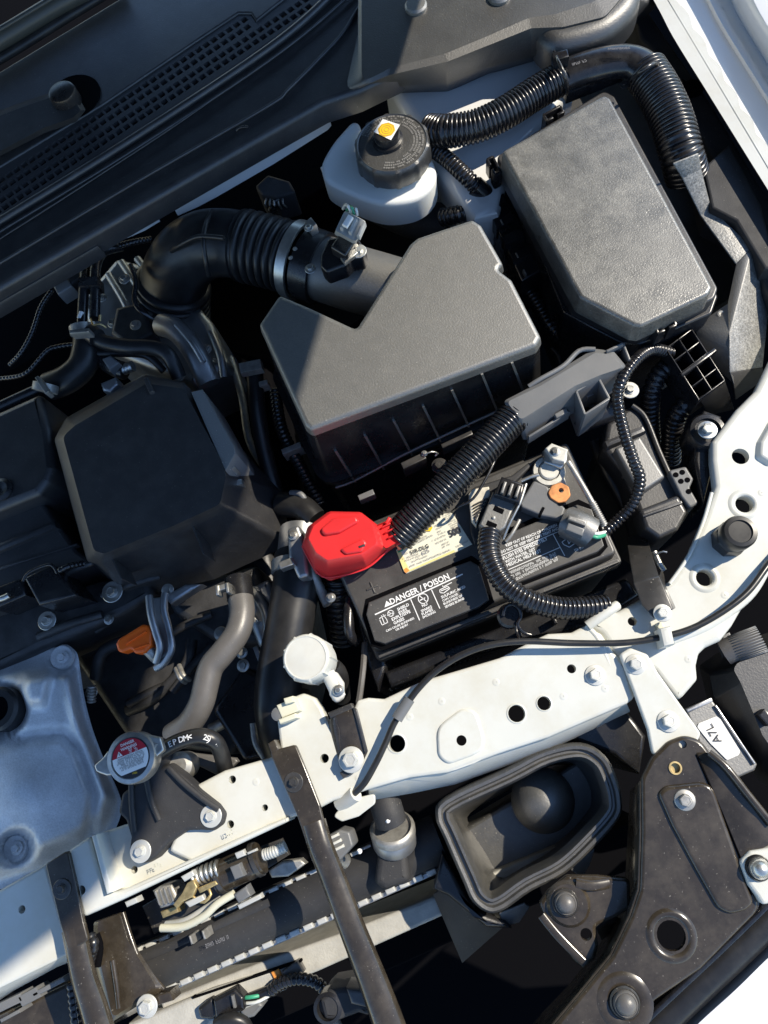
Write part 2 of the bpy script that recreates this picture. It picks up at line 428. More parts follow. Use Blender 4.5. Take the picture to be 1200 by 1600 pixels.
def sm(pts, n=4):
    """closed smooth outline through pixel points"""
    k = len(pts); o = []
    for i in range(k):
        p0, p1, p2, p3 = (Vector(pts[(i + j) % k]) for j in (-1, 0, 1, 2))
        for j in range(n):
            t = j / n; q = .5 * ((2 * p1) + (p2 - p0) * t + (2 * p0 - 5 * p1 + 4 * p2 - p3) * t * t + (3 * p1 - p0 - 3 * p2 + p3) * t ** 3); o.append((q.x, q.y))
    return o
def hit(px, py, q, n):
    r = ray(px, py); return CAM + r * ((q - CAM).dot(n) / r.dot(n))
def lip(name, px, py, z, prof, m, parent, seg=36):
    """open ring pressed round a hole; prof in (px radius, dz)"""
    mb = MB(); lathe_mb(mb, [(rp(r, px, py, z), dz) for r, dz in prof], P(px, py, z), seg=seg); mb.f.pop(); mb.flat.clear()
    return mb.build(name, m, parent, 70)
def field(name, outline, zf, m, parent=None, rings=18, n=3):
    """smooth pressed sheet over a star-shaped pixel outline; zf(px,py,edge 0..1) gives height"""
    o = sm(outline, n); k = len(o); cx = sum(p[0] for p in o) / k; cy = sum(p[1] for p in o) / k; mb = MB(); R = []
    R.append([P(x, y, zf(x, y, 0) - .05) for x, y in o])
    for i in range(rings + 1):
        s = 1 - i / rings; s = s ** .8 if s else .004
        R.append([P(cx + (x - cx) * s, cy + (y - cy) * s, zf(cx + (x - cx) * s, cy + (y - cy) * s, 1 - s)) for x, y in o])
    if area2(R[1]) < 0: R = [r[::-1] for r in R]
    for a, b in zip(R, R[1:]): bridge(mb, a, b)
    mb.add(R[-1], [tuple(range(k))]); return mb.build(name, m, parent, 80)
def segd(x, y, pts):
    """distance in px from a pixel polyline"""
    b = 1e9
    for (x0, y0), (x1, y1) in zip(pts, pts[1:]):
        dx, dy = x1 - x0, y1 - y0; t = max(0, min(1, ((x - x0) * dx + (y - y0) * dy) / (dx * dx + dy * dy))); b = min(b, math.hypot(x - x0 - t * dx, y - y0 - t * dy))
    return b
def sstep(a, b, x):
    t = max(0, min(1, (x - a) / (b - a))); return t * t * (3 - 2 * t)
def pxof(v):
    d = v - CAM; k = d.dot(_d); return (600 + d.dot(_R) / k * FOC, 800 - d.dot(_U) / k * FOC)
# ================================================================== setting
mb = MB(); mb.add([(-2, -2, -.46), (2, -2, -.46), (2, 2, -.46), (-2, 2, -.46)], [(0, 1, 2, 3)])
tag(mb.build('splash_shield_floor', 'deep_black'), None, kind='structure')
# ---- hood: open above the rear of the bay, its edge throws the long shadow
hd = thing('hood', 'open white hood raised above the bay, outside the picture, casting the shade', 'hood', (300, -300, .15))
A_, B_ = P(628, 60, .06), P(222, 1295, .01)
HP = math.radians(52)
def hood_pt(S, y_h, z_h):
    # point on the sun ray through S that lies in the raised hood plane (hinge line y=y_h,z=z_h)
    # z = z_h + (y_h - y) * tan(HP)
    t = (z_h + (y_h - S.y) * math.tan(HP) - S.z) / (SUN.z + SUN.y * math.tan(HP)); return S + SUN * t
YH, ZH = P(300, -100, .1).y + .10, .12
a1, b1 = hood_pt(A_, YH, ZH), hood_pt(B_, YH, ZH)
c1 = hood_pt(P(95, 1440, .0), YH, ZH); d1 = hood_pt(P(-120, 1600, .0), YH, ZH)
e1 = a1 + (a1 - b1).normalized() * ((a1.z - ZH) / max(.05, (b1.z - a1.z)) * (b1 - a1).length * .9)
X0 = -1.0
out = [e1, a1, b1, c1, d1, Vector((X0, d1.y, d1.z)), Vector((X0, e1.y, e1.z))]
nrm = Vector((0, math.sin(HP), math.cos(HP)))
mb = MB(); up = [p + nrm * .018 for p in out]; k = len(out)
mb.add(out + up, [tuple(range(k)), tuple(range(2 * k - 1, k - 1, -1))] + [(i, k + i, k + (i + 1) % k, (i + 1) % k) for i in range(k)], True)
mb.build('panel', 'fender_paint', hd, smooth=False)
mb = MB(); ins = [p - nrm * .006 for p in out]; mb.add(ins + [p - nrm * .001 for p in out], [tuple(range(k)), tuple(range(2 * k - 1, k - 1, -1))] + [(i, k + i, k + (i + 1) % k, (i + 1) % k) for i in range(k)], True)
mb.build('shade_lining', 'felt', hd, smooth=False)  # unseen dark lining, added to deepen the shade under the hood

# ================================================================== cowl
cw = thing('cowl_cover', 'black plastic windshield cowl with a perforated vent strip along the shaded top', 'cowl', (250, 150, .05))
def gx(px): return px
# vent band outline + staggered holes
top = [(-60, 300), (0, 262), (160, 165), (300, 70), (372, 22), (392, 22), (400, 34), (430, 10), (470, -20)]
bot = [(520, -14), (470, 30), (385, 90), (210, 213), (0, 340), (-60, 378)]
holes = []
ux, uy = .835, -.55; vx, vy = .5, .87
def inside(p, poly):
    c = False; j = len(poly) - 1
    for i in range(len(poly)):
        if (poly[i][1] > p[1]) != (poly[j][1] > p[1]) and p[0] < (poly[j][0] - poly[i][0]) * (p[1] - poly[i][1]) / (poly[j][1] - poly[i][1]) + poly[i][0]: c = not c
        j = i
    return c
vent_poly = top + bot
cell = []
for r_ in range(-3, 9):
    for c_ in range(-4, 46):
        x = -30 + c_ * 14.2 * ux + r_ * 13.2 * vx + (r_ % 2) * 2; y = 285 + c_ * 14.2 * uy + r_ * 13.2 * vy
        if -30 < x < 500 and all(inside((x + dx, y + dy), vent_poly) for dx, dy in ((6.5, 0), (-6.5, 0), (0, 6.5), (0, -6.5))): cell.append((x, y, 7.2))
solid('vent_grille', vent_poly, .05, .045, 'vent_plastic', cw, bev=.0008, seg=1, holes=cell, hn=4, hrot=math.atan2((P(108, 194, .05) - P(100, 200, .05)).y, (P(108, 194, .05) - P(100, 200, .05)).x) + math.pi / 4)
bar('vent_channel', (-60, 340), (500, -10), 120, -.01, .0, 'deep_black', cw)
# upper deck above the vent, and front apron of the cowl
solid('deck', [(-80, 160), (200, -10), (240, -60), (520, -60), (470, -22), (430, 8), (400, 32), (392, 20), (372, 20), (300, 68), (160, 163), (0, 260), (-80, 310)], .052, .03, 'cover_plastic', cw, bev=.002)
for nm, pts, r_, z in (('seal_ridge', [(-60, 386), (0, 346), (200, 222), (420, 76), (520, -10), (560, -60)], 6.5, .052),
                       ('seal_lip', [(-60, 402), (0, 362), (200, 240), (420, 95), (540, -2), (580, -50)], 2.2, .052),
                       ('seal_lip', [(-60, 412), (0, 373), (110, 303), (250, 212), (340, 150)], 1.3, .052),
                       ('seal_lip', [(-60, 446), (0, 411), (210, 286), (420, 165), (450, 140), (500, 90), (540, 45), (590, -40)], 2.6, .05),
                       ('seal_lip', [(-60, 476), (0, 440), (210, 317), (400, 215), (500, 165)], 2.4, .044)):
    tube(nm, [(x, y, z) for x, y in pts], r_, 'cover_plastic', cw, sides=10, step=.008)
solid('front_apron', [(-80, 398), (0, 340), (200, 225), (420, 78), (520, -10), (560, -60), (720, -60), (700, 20), (622, 112), (560, 142), (505, 160), (420, 208), (210, 328), (0, 450), (-80, 500)], .048, .02, 'cover_plastic', cw, bev=.006)
bar('front_lip', (-60, 500), (150, 378), 13, .015, .034, 'cover_plastic', cw, bev=.004)
tube('clip', [(370, 204, .052), (376, 199, .055), (388, 198, .055)], 2, 'black_plastic', cw, sides=8)
lathe('clip_stud', [(.006, 0), (.006, .008), (.004, .011), (.001, .011)], P(521, 169, .03), 'black_plastic', cw)
# cowl side cover, sunlit, with rolled front edge
sc = thing('cowl_end_cover', 'charcoal plastic cowl end cover with rolled front edge, half sunlit at the top', 'trim panel', (760, 40, .05))
loft('panel', [([(505, 168), (600, 150), (700, 147), (765, 118), (835, 98), (905, 84), (965, 62), (1022, 14), (1040, -70), (560, -70)], -.01),
               ([(508, 158), (600, 136), (700, 130), (760, 106), (830, 88), (900, 72), (955, 52), (1010, 2), (1030, -70), (560, -70)], .03),
               ([(560, 138), (606, 118), (700, 96), (760, 72), (830, 44), (880, 42), (945, 26), (985, -20), (1000, -70), (560, -70)], .058),
               ([(565, 130), (610, 106), (695, 84), (758, 58), (826, 28), (868, 22), (930, 2), (960, -30), (980, -70), (565, -70)], .061)], 'cowl_plastic', sc, round_=.012, ang=60)
solid('end_drum', sm([(836, 40), (870, 6), (900, -30), (960, -60), (1000, -40), (1000, 0), (960, 40), (905, 62), (860, 66)]), .056, .02, 'cowl_plastic', sc, bev=.016, seg=6)
lathe('push_clip', [(.012, 0), (.012, .003), (.010, .005), (.001, .005)], P(650, 12, .061), 'tex_plastic', sc)
lathe('push_clip', [(.012, 0), (.012, .003), (.010, .005), (.001, .005)], P(780, -4, .061), 'tex_plastic', sc)
# windshield edge and wiper
ws = solid('windshield', [(-200, 20), (-200, -300), (500, -300), (260, -60)], .03, .024, 'glass_dark', bev=.001); tag(ws, 'dark windshield glass edge at the top left corner', 'windshield')
wb = thing('windshield_wiper', 'olive black wiper blade and arm with round pivot cap, top left', 'wiper', (40, 100, .06))
tube('rail', [(-80, 105, .07), (0, 62, .07), (90, 8, .07), (180, -40, .07)], 15, 'wiper_trim', wb, sides=12)
tube('rubber_edge', [(-80, 132, .06), (0, 92, .06), (110, 24, .06), (190, -24, .06)], 7, 'rubber', wb, sides=8)
tube('rail_rib', [(-80, 88, .08), (0, 46, .08), (90, -8, .08)], 4, 'wiper_trim', wb, sides=8)
wa = wb
loft('arm', [([(-60, 275), (-60, 195), (40, 158), (85, 143), (122, 150), (134, 172), (120, 190), (70, 208)], .055), ([(-60, 268), (-60, 203), (42, 165), (86, 150), (116, 156), (126, 172), (114, 184), (68, 200)], .064)], 'matt_plastic', wa, round_=.004)
lathe('pivot_cap', [(.0155, 0), (.0155, .012), (.0145, .015), (.012, .0165), (.001, .0168)], P(107, 160, .06), 'black_plastic', wa, seg=36)
lathe('pivot_recess', [(.031, 0), (.031, .001), (.001, .001)], P(116, 152, .0525), 'deep_black', wa, seg=36)
# white firewall seam seen under the cowl edge
fw = thing('firewall_seam', 'narrow strip of white painted firewall below the cowl edge', 'body panel', (390, 250, .0))
solid('strip', [(266, 316), (274, 302), (300, 290), (420, 222), (505, 170), (512, 172), (506, 179), (420, 233), (330, 285), (298, 302)], .022, .0, 'fender_paint', fw, bev=.001)
solid('strip', [(140, 372), (160, 357), (200, 338), (236, 324), (240, 329), (215, 344), (168, 364)], .018, .0, 'fender_paint', fw, bev=.001)
bar('stud', (190, 341), (199, 338), 3, .018, .024, 'white_paint', fw)
bar('stud', (501, 172), (508, 165), 3, .022, .03, 'white_paint', fw)
fwall = solid('firewall', [(-200, 520), (0, 400), (300, 230), (700, 60), (760, 90), (700, 200), (560, 260), (300, 420), (-200, 700)], -.12, -.44, 'deep_black'); tag(fwall, 'firewall coloured black for the deep shade behind the intake hose', 'firewall')  # deep shade put into the firewall colour

# ================================================================== fender and inner apron
ap = solid('inner_apron', [(600, 120), (700, 100), (880, 60), (900, 120), (860, 180), (800, 240), (780, 330), (740, 340), (690, 270), (640, 190)], .0, -.2, 'fender_paint', bev=.014, seg=5)
tag(ap, 'white painted inner wheel apron behind the brake fluid reservoir', 'body panel')
wl = solid('wheel_arch_cover', [(890, 60), (1020, 40), (1110, 190), (1180, 330), (1160, 470), (1080, 520), (940, 480), (860, 300), (880, 160)], -.06, -.2, 'matt_plastic', bev=.01); tag(wl, 'dark plastic wheel arch cover around the fuse box base', 'cover')
fe = thing('fender', 'white front fender with bright mounting flange at the upper right edge', 'fender', (1150, 150, .02))
def strip(name, rails, m, parent, ang=30, n=8):
    """surface through pixel rails (px,py,z), same count each"""
    mb = MB(); S = [spline(PP(r), n) for r in rails]
    for a, b in zip(S, S[1:]):
        k = len(a); mb.add(a + b, [(i, i + 1, k + i + 1, k + i) for i in range(k - 1)])
    return mb.build(name, m, parent, ang)
def frail(x, y, z): # one fender rail, running parallel to the bay edge
    return [(x - 150, y - 245, z), (x, y, z), (x + 46, y + 84, z), (x + 98, y + 168, z), (x + 150, y + 252, z), (x + 225, y + 372, z), (x + 330, y + 540, z)]
strip('flange', [frail(1010, -22, -.02), frail(1006, -26, .022), frail(1032, -32, .0232)], 'white_paint', fe)
mb = MB(); E0, E1, E2 = [], [], []
for i in range(121):
    t = i / 120; x, y = 900 + 430 * t, -256 + 722 * t; wv = 5 * (.5 + .5 * math.cos(t * 2 * math.pi * 18)) ** .6
    x = 1028 + 222 * (t * 2 - .6); y = -40 + 372 * (t * 2 - .6)
    E0.append(P(x - 6, y + 3, .0234)); E1.append(P(x + 3 + wv, y - 2 - wv * .6, .0238)); E2.append(P(x + 4 + wv, y - 2.5 - wv * .6, .008))
for a_, b_ in ((E0, E1), (E1, E2)): mb.add(a_ + b_, [(i, i + 1, 121 + i + 1, 121 + i) for i in range(120)])
mb.build('wavy_hem', 'white_paint', fe, 40)
strip('gutter', [frail(1038, -34, .010), frail(1062, -40, .008), frail(1078, -43, .009), frail(1083, -45, .015), frail(1092, -46, .0155), frail(1097, -47, .010), frail(1112, -50, .012), frail(1122, -52, .024), frail(1132, -54, .038), frail(1146, -56, .046), frail(1180, -62, .050), frail(1330, -120, .052), frail(1480, -190, .02), frail(1500, -200, -.2)], 'fender_paint', fe, ang=50)
it = thing('inner_fender_liner', 'dark inner fender liner strip beside the bright flange', 'liner', (1110, 230, -.02))
solid('liner', [(985, 5), (1012, 15), (1060, 85), (1115, 165), (1170, 258), (1240, 380), (1240, 520), (1195, 450), (1175, 380), (1120, 260), (1090, 200), (1050, 110), (1000, 60)], -.012, -.05, 'matt_plastic', it, bev=.004)
solid('liner_step', [(1098, 262), (1140, 224), (1190, 320), (1215, 420), (1195, 420), (1150, 345), (1112, 325)], .004, -.04, 'matt_plastic', it, bev=.003)
lathe('liner_plug', [(.011, 0), (.011, .003), (.001, .003)], P(1082, 140, -.011), 'deep_black', it)
solid('liner_notch', [(1066, 122), (1092, 140), (1070, 152)], -.006, -.02, 'deep_black', it, bev=.001)

# ================================================================== fender stay (grey folded plate on the right)
fs = thing('fender_stay', 'folded grey plastic fender stay with lit sparkle coloured into its face at the right edge', 'bracket', (1140, 480, -.02))
facet('upper_arm', [(1052, 256, .05), (1092, 240, .05), (1096, 264, .03), (1112, 326, -.004), (1095, 337, -.004), (1066, 278, .03), (1176, 386, -.002), (1150, 412, -.002)],
      [(0, 5, 2, 1), (5, 4, 3, 2), (4, 7, 6, 3)], 'scuffed_sparkle', fs)
facet('plate', [(1150, 412, -.002), (1176, 386, -.002), (1140, 521, -.004), (1137, 474, -.012), (1084, 510, -.018), (1147, 600, -.02), (1141, 582, -.012), (1205, 452, -.03), (1192, 574, -.036), (1100, 560, -.03)],
      [(0, 3, 2, 1), (3, 4, 9, 5, 6, 2)], 'tex_plastic', fs)
facet('sparkle_face', [(1176, 386, -.002), (1140, 521, -.004), (1141, 582, -.012), (1205, 452, -.03), (1192, 574, -.036)], [(0, 1, 2, 4, 3)], 'scuffed_sparkle', fs)  # paler material paints the lit sparkle of this face
facet('front_flange', [(1147, 600, -.02), (1141, 582, -.012), (1192, 574, -.036), (1196, 592, -.05), (1150, 625, -.05)], [(0, 4, 3, 2, 1)], 'matt_plastic', fs)
lathe('rivet', [(.004, 0), (.004, .0015), (.0025, .002), (.0005, .001)], P(1127, 492, -.013), 'dull_zinc', fs, seg=14)

# ================================================================== radiator support (white beam)
rs = thing('radiator_support', 'white painted upper radiator support beam running across the lower half', 'support beam', (700, 1130, -.02))
ZB = .0
solid('center_panel', [(432, 1122), (436, 1104), (452, 1090), (474, 1083), (492, 1090), (503, 1106), (513, 1130), (548, 1118), (558, 1094), (575, 1090), (600, 1092), (659, 1064), (720, 1046), (780, 1028), (832, 1001), (856, 990), (893, 988), (914, 977), (940, 990), (960, 1020), (978, 1040), (992, 1090), (980, 1100), (857, 1153), (780, 1178), (700, 1208), (640, 1216), (576, 1234), (520, 1252), (490, 1268), (440, 1282), (380, 1312), (329, 1334), (300, 1348), (262, 1330), (280, 1290), (308, 1226), (350, 1204), (420, 1184), (438, 1176)],
      ZB, -.012, 'white_paint', rs, bev=.003, taper=0, round_=.004, n=2, bottom=True,
      holes=[(620, 1162, 13), (721, 1157, 8), (807, 1115, 13), (850, 1099, 10.5), (893, 1045, 7), (507, 1185, 7), (363, 1218, 6), (360, 1288, 6), (414, 1262, 5)])
# folded front skirt of the beam (in its own shade)
facet('front_skirt', [(576, 1234, -.006), (640, 1217, -.006), (705, 1207, -.006), (780, 1178, -.006), (857, 1153, -.006), (980, 1100, -.006), (985, 1112, -.03), (860, 1172, -.035), (790, 1198, -.035), (712, 1226, -.035), (645, 1240, -.03), (576, 1252, -.03)],
      [(0, 11, 10, 1), (1, 10, 9, 2), (2, 9, 8, 3), (3, 8, 7, 4), (4, 7, 6, 5)], 'white_paint', rs)
solid('emboss', [(682, 1136), (722, 1106), (744, 1110), (764, 1172), (700, 1195), (684, 1182)], ZB + .0022, ZB - .001, 'white_paint', rs, bev=.0022, taper=.006, round_=.016, holes=[(721, 1157, 8)])
left = [(262, 1330), (215, 1300), (196, 1286), (150, 1306), (112, 1326), (118, 1342), (130, 1390), (168, 1404), (186, 1398), (300, 1346)]
solid('left_panel', [(300, 1222), (330, 1260), (320, 1338), (186, 1402), (168, 1408), (150, 1400), (128, 1360), (118, 1330), (143, 1306), (196, 1288), (240, 1270)], -.006, -.016, 'white_paint', rs, bev=.003, bottom=True, holes=[(210, 1359, 5.5)], round_=.003, n=2)
solid('left_lip', [(104, 1330), (140, 1306), (148, 1340), (166, 1396), (188, 1392), (420, 1288), (448, 1277), (450, 1284), (420, 1298), (330, 1340), (188, 1408), (170, 1416), (130, 1434)], .008, -.02, 'white_paint', rs, bev=.003, round_=.003, n=2, holes=[(127, 1391, 7)])
solid('lip_web', [(142, 1306), (150, 1304), (176, 1394), (166, 1398)], .016, -.01, 'white_paint', rs, bev=.002)
solid('end_panel', [(-40, 1412), (0, 1390), (72, 1349), (92, 1420), (110, 1490), (87, 1502), (0, 1545), (-40, 1560)], -.01, -.02, 'white_paint', rs, bev=.003, bottom=True, holes=[(34, 1421, 6)])
facet('end_skirt', [(-40, 1560, -.014), (0, 1545, -.014), (87, 1502, -.014), (110, 1490, -.014), (118, 1500, -.035), (88, 1512, -.04), (22, 1548, -.045), (-40, 1590, -.045)], [(0, 7, 6, 1), (1, 6, 5, 2), (2, 5, 4, 3)], 'white_paint', rs)
# side panel sweeping up to the right
solid('side_panel', [(1225, 520), (1180, 610), (1150, 640), (1112, 690), (1112, 720), (1117, 760), (1102, 806), (1078, 862), (1047, 908), (1000, 936), (984, 945), (962, 957), (950, 949), (914, 977), (940, 990), (960, 1020), (966, 1040), (1020, 1046), (1060, 1098), (1091, 1062), (1089, 1040), (1093, 1022), (1103, 1012), (1127, 1001), (1145, 978), (1190, 900), (1250, 830), (1360, 760), (1400, 480), (1290, 420)],
      -.004, -.014, 'white_paint', rs, bev=.005, seg=5, round_=.006, n=3, bottom=True, holes=[(1157, 713, 13), (1163, 788, 13.5), (1101, 903, 13), (988, 971, 7)])
solid('side_rib', [(1205, 660), (1188, 690), (1186, 712), (1205, 724), (1240, 720), (1240, 620)], .001, -.006, 'white_paint', rs, bev=.003, taper=.004, round_=.005)
tube('bead', [(1200, 880, -.006), (1170, 930, -.006), (1110, 975, -.006), (1050, 1000, -.006)], 8, 'white_paint', rs, sides=12)
tube('bead', [(915, 978, -.002), (935, 1000, -.002), (962, 1060, -.003), (988, 1090, -.004)], 5, 'white_paint', rs, sides=10)
for x, y, r, z in ((1101, 903, 13, -.004), (1163, 788, 13.5, -.004), (807, 1115, 13, 0), (850, 1099, 10.5, 0), (620, 1162, 13, 0)): lip('hole_lip', x, y, z, [(r * 1.9, -.0004), (r * 1.6, .0012), (r * 1.25, .0014), (r * 1.02, .0002), (r * .98, -.003)] if r > 12 and x > 1000 else [(r * 1.25, -.0002), (r * 1.15, .0006), (r * 1.03, .0006), (r * .99, -.003)], 'white_paint', rs)
tube('rolled_edge', [(918, 978, .0), (940, 962, .002), (958, 950, .002), (964, 946, .0)], 8, 'white_paint', rs, sides=12)
for x, y, z, r in ((930, 1055, ZB, 16), (1035, 958, .012, 14)): bolt(rs, x, y, z, r, 'white_washer')
bolt(rs, 1105, 672, -.002, 15, 'zinc')
# rubber hood stop on the side panel
hs_ = thing('hood_stop', 'grey rubber hood stop screwed onto the white side panel', 'rubber stop', (1140, 835, -.004))
lathe('base', [(.0155, 0), (.0155, .010), (.0148, .014), (.013, .016)], P(1138, 845, -.004), 'rubber', hs_, seg=8, ang=20)
lathe('head', [(.0135, .015), (.0145, .018), (.0145, .030), (.0132, .0325), (.010, .033), (.0095, .0315), (.001, .0315)], P(1138, 845, -.004), 'rubber', hs_, seg=32)
# white stay bolted over the beam
ws_ = thing('headlight_stay', 'white painted sheet metal stay joining beam to the dark lower bracket', 'stay', (1030, 1090, .0))
solid('strap', [(968, 1022), (985, 1012), (1012, 1022), (1028, 1050), (1096, 1146), (1080, 1180), (1020, 1180), (1012, 1140), (990, 1080)], .0065, .0015, 'white_paint', ws_, bev=.0018, round_=.004, n=3, bottom=True)
for x, y in ((993, 1038), (1044, 1127)): bolt(ws_, x, y, .0065, 16 if y < 1100 else 17, 'white_washer')

mb = None
for x, y, z in ((560, 1216, 0), (880, 1088, 0), (775, 1066, 0), (690, 1096, 0), (945, 1076, 0), (1075, 1030, -.004), (1132, 930, -.004), (640, 1120, 0), (400, 1222, 0), (300, 1300, -.006), (1190, 770, -.004)):
    lip('spot_weld', x, y, z, [(7, -.0002), (5, .00018), (3, .0003), (1, .0003)], 'white_paint', rs, seg=18)
tube('sealer_bead', [(1046, 912, -.003), (1075, 870, -.003), (1098, 818, -.003), (1112, 770, -.003)], 3, 'white_paint', rs, sides=8)
mb = MB(); scrib_mb(mb, (243, 1358), (256, 1352), 7, .0082, 77); scrib_mb(mb, (352, 1308), (364, 1303), 7, .0082, 78); mb.build('stamped_number', 'beige_plastic', rs)
# ================================================================== brake fluid reservoir
br = thing('brake_fluid_reservoir', 'translucent white brake fluid reservoir with black screw cap and yellow symbol', 'fluid reservoir', (600, 270, -.03))
solid('tank', sm([(549, 190), (560, 191), (566, 204), (580, 218), (620, 212), (660, 226), (679, 256), (680, 280), (666, 301), (640, 315), (600, 319), (560, 308), (516, 286), (504, 272), (503, 252), (520, 222), (536, 203)], 4), .012, -.022, 'tank_plastic', br, bev=.005, seg=5)
solid('tank_lower', sm([(512, 280), (560, 304), (600, 318), (640, 316), (672, 298), (676, 286), (660, 250), (560, 230), (510, 250)]), -.018, -.045, 'tank_plastic', br, bev=.002, round_=.008, taper=-.004)
tube('tank_seam', [(503, 262, -.006), (516, 284, -.006), (560, 306, -.006), (600, 320, -.006), (642, 316, -.006), (670, 299, -.006), (682, 272, -.006)], 2.5, 'tank_plastic', br, sides=8)
cc = P(612, 222, .0425); cc.z -= .0425
rcap = rp(59, 612, 222, .0425)
lathe('neck', [(rcap * .86, .005), (rcap * .86, .02), (rcap * .5, .02)], cc, 'tank_plastic', br)
cp = lathe('cap', [(rcap * .97, .018), (rcap, .020), (rcap, .037), (rcap * .97, .041), (rcap * .93, .0425), (rcap * .90, .0415), (rcap * .5, .0425), (rcap * .47, .0425), (.001, .0425)], cc, 'cowl_plastic', br, seg=96,
           wob=lambda a, r, z: (1 + (.035 if (a / (2 * math.pi) * 10) % 1 < .22 else 0)) if r > rcap * .96 else 1)
kc = P(604, 206, .0545); kc.z -= .0545
kn = lathe('knob', [(.0165, .042), (.016, .046), (.0135, .047), (.0132, .053), (.0125, .0545), (.001, .0545)], kc, 'black_plastic', cp, seg=32)
zk = .0545
sq = [(586, 186 + 15), (600 + 1, 186), (623, 193), (609, 218)]
mbx = MB(); poly_mb(mbx, [(584, 206), (598, 186), (625, 195), (611, 219)], zk, .0005); mbx.build('symbol_plate', 'label_white', cp)
sc_ = P(604, 202.5, zk + .0007)
mbx = MB(); vs = circ(sc_, .0092, 8, rot=.2); mbx.add(vs, [tuple(range(8))], True); mbx.build('symbol', 'yellow', cp)
mbx = MB()
for r0 in (.0078, .0052, .0026): ring_mb(mbx, sc_ + Vector((0, 0, .0002)), r0 - .0004, r0 + .0002, 20)
mbx.build('symbol_rings', 'copper', cp)
mbx = MB(); rg = random.Random(3)
for ri, (r0, h) in enumerate(((.86, .05), (.78, .05), (.70, .05), (.62, .045))):
    a = -2.2 if ri < 3 else -1.4
    while a < (2.4 if ri < 3 else 1.2):
        if rg.random() < .82:
            R0, R1 = rcap * r0, rcap * (r0 - h); w0 = .018 + rg.random() * .02
            for off_, ww in ((0, .012), (w0, .012)):
                q = [(R0, a + off_), (R0, a + off_ + ww), (R1, a + off_ + ww), (R1, a + off_)]
                mbx.add([cc + Vector((r * math.cos(t), r * math.sin(t), .0432)) for r, t in q], [(0, 3, 2, 1)], True)
        a += .075
mbx.build('cap_lettering', 'print_soft', cp)
# ---- master cylinder region below reservoir
mc = thing('master_cylinder', 'black brake master cylinder half hidden below the white reservoir', 'cylinder', (640, 330, -.06))
tube('body', [(560, 300, -.07), (640, 340, -.07), (700, 350, -.07)], 30, 'matt_plastic', mc)
tube('brake_line', [(600, 330, -.045), (640, 345, -.04), (668, 318, -.045), (690, 300, -.06)], 4, 'matt_plastic', mc, sides=8)
bar('level_mark', (622, 334), (632, 330), 8, -.045, -.036, 'label_white', mc)
# ================================================================== intake hose
ih = thing('intake_hose', 'ribbed black rubber intake hose bending down beside the air box', 'hose', (370, 400, -.05))
zc = -.005
tube('bellows', [(468, 408, zc), (440, 399, zc), (410, 391, zc), (378, 384, zc)], 56, 'rubber', ih, sides=36, corr=.0098, amp=.13, caps=False)
tube('elbow', [(382, 385, zc), (352, 380, zc), (318, 384, -.012), (288, 405, -.03), (272, 440, -.06), (268, 490, -.10)], 51, 'rubber', ih, sides=32)
tube('bellows', [(272, 440, -.058), (270, 470, -.085), (272, 520, -.13)], 58, 'rubber', ih, sides=32, corr=.011, amp=.14, caps=False)
tube('rib', [(332, 330, .022), (322, 350, .034), (318, 378, .036), (322, 410, .022), (326, 430, .005)], 4, 'rubber', ih, sides=8)
tube('rib', [(350, 372, .042), (310, 370, .036), (280, 384, .022), (268, 392, .01)], 4, 'rubber', ih, sides=8)
mb = MB(); c0 = P(466, 407, zc); ax = (P(500, 420, zc) - P(430, 396, zc)).normalized(); rr = rp(58.5, 462, 405, zc)
lathe_mb(mb, [(rr, -.006), (rr + .0012, -.0055), (rr + .0012, .0055), (rr, .006), (rr - .002, .006)], c0, ax, 48); mb.f.pop()
cl = mb.build('hose_clamp', 'zinc', ih)
bar('clamp_ear', (480, 352), (490, 344), 14, .03, .044, 'zinc', cl)
bolt(cl, 482, 356, .044, 7, 'zinc')
for i, (x, y) in enumerate(((461, 389), (454, 403))): bolt(cl, x, y, .036, 3.5, 'dull_zinc', 'stud', 'clamp_slot')
# ================================================================== air box
ab = thing('air_filter_box', 'large dark grey air filter box with angular notched lid, partly in shade', 'air box', (640, 560, -.1))
ZA = .058
lid = [(436, 459), (485, 480), (556, 513), (640, 380), (652, 370), (738, 341), (752, 350), (787, 412), (778, 419), (800, 436), (846, 526), (838, 540), (485, 672), (476, 664), (448, 602), (404, 506)]
solid('lid', lid, ZA, .046, 'tex_plastic', ab, bev=.0045, seg=4, round_=.0045, n=3, taper=.0012)
def low(pts, z, ox=0, oy=0): return [(x + ox, y + oy) for x, y in pts]
F0, F1 = P(485, 672, ZA), P(838, 540, ZA)
wn = Vector((F1.y - F0.y, -(F1.x - F0.x), 0)).normalized()      # outward normal of the front wall
wn_ = (wn + Vector((0, 0, .09))).normalized()
def on_wall(px, py, o=0): return hit(px, py, F0 + wn * (.0005 + o), wn_)
zr = [on_wall(523, 761).z, on_wall(640, 705).z, on_wall(779, 639).z]; ZRIM = sum(zr) / 3
H_ = .047 - ZRIM
def dropped(pts, z):
    return [pxof(Vector((P(x, y, ZA).x, P(x, y, ZA).y, z))) for x, y in pts]
solid('lid_wall', lid, .047, ZRIM, 'black_plastic', ab, bev=.001, seg=1, taper=H_ * .09, round_=.0045, n=3) if False else None
mbw = MB(); base_ = ccw(rnd(PP(lid, ZA), .0045, 3)); Ra = [p.copy() for p in base_]; Rb = off(base_, H_ * .09)
for p in Ra: p.z = .0465
for p in Rb: p.z = ZRIM
bridge(mbw, Rb, Ra); mbw.build('lid_wall', 'black_plastic', ab)
mbw = MB(); Rc = off(base_, H_ * .09 + .006); Rd = off(base_, H_ * .09 - .004)
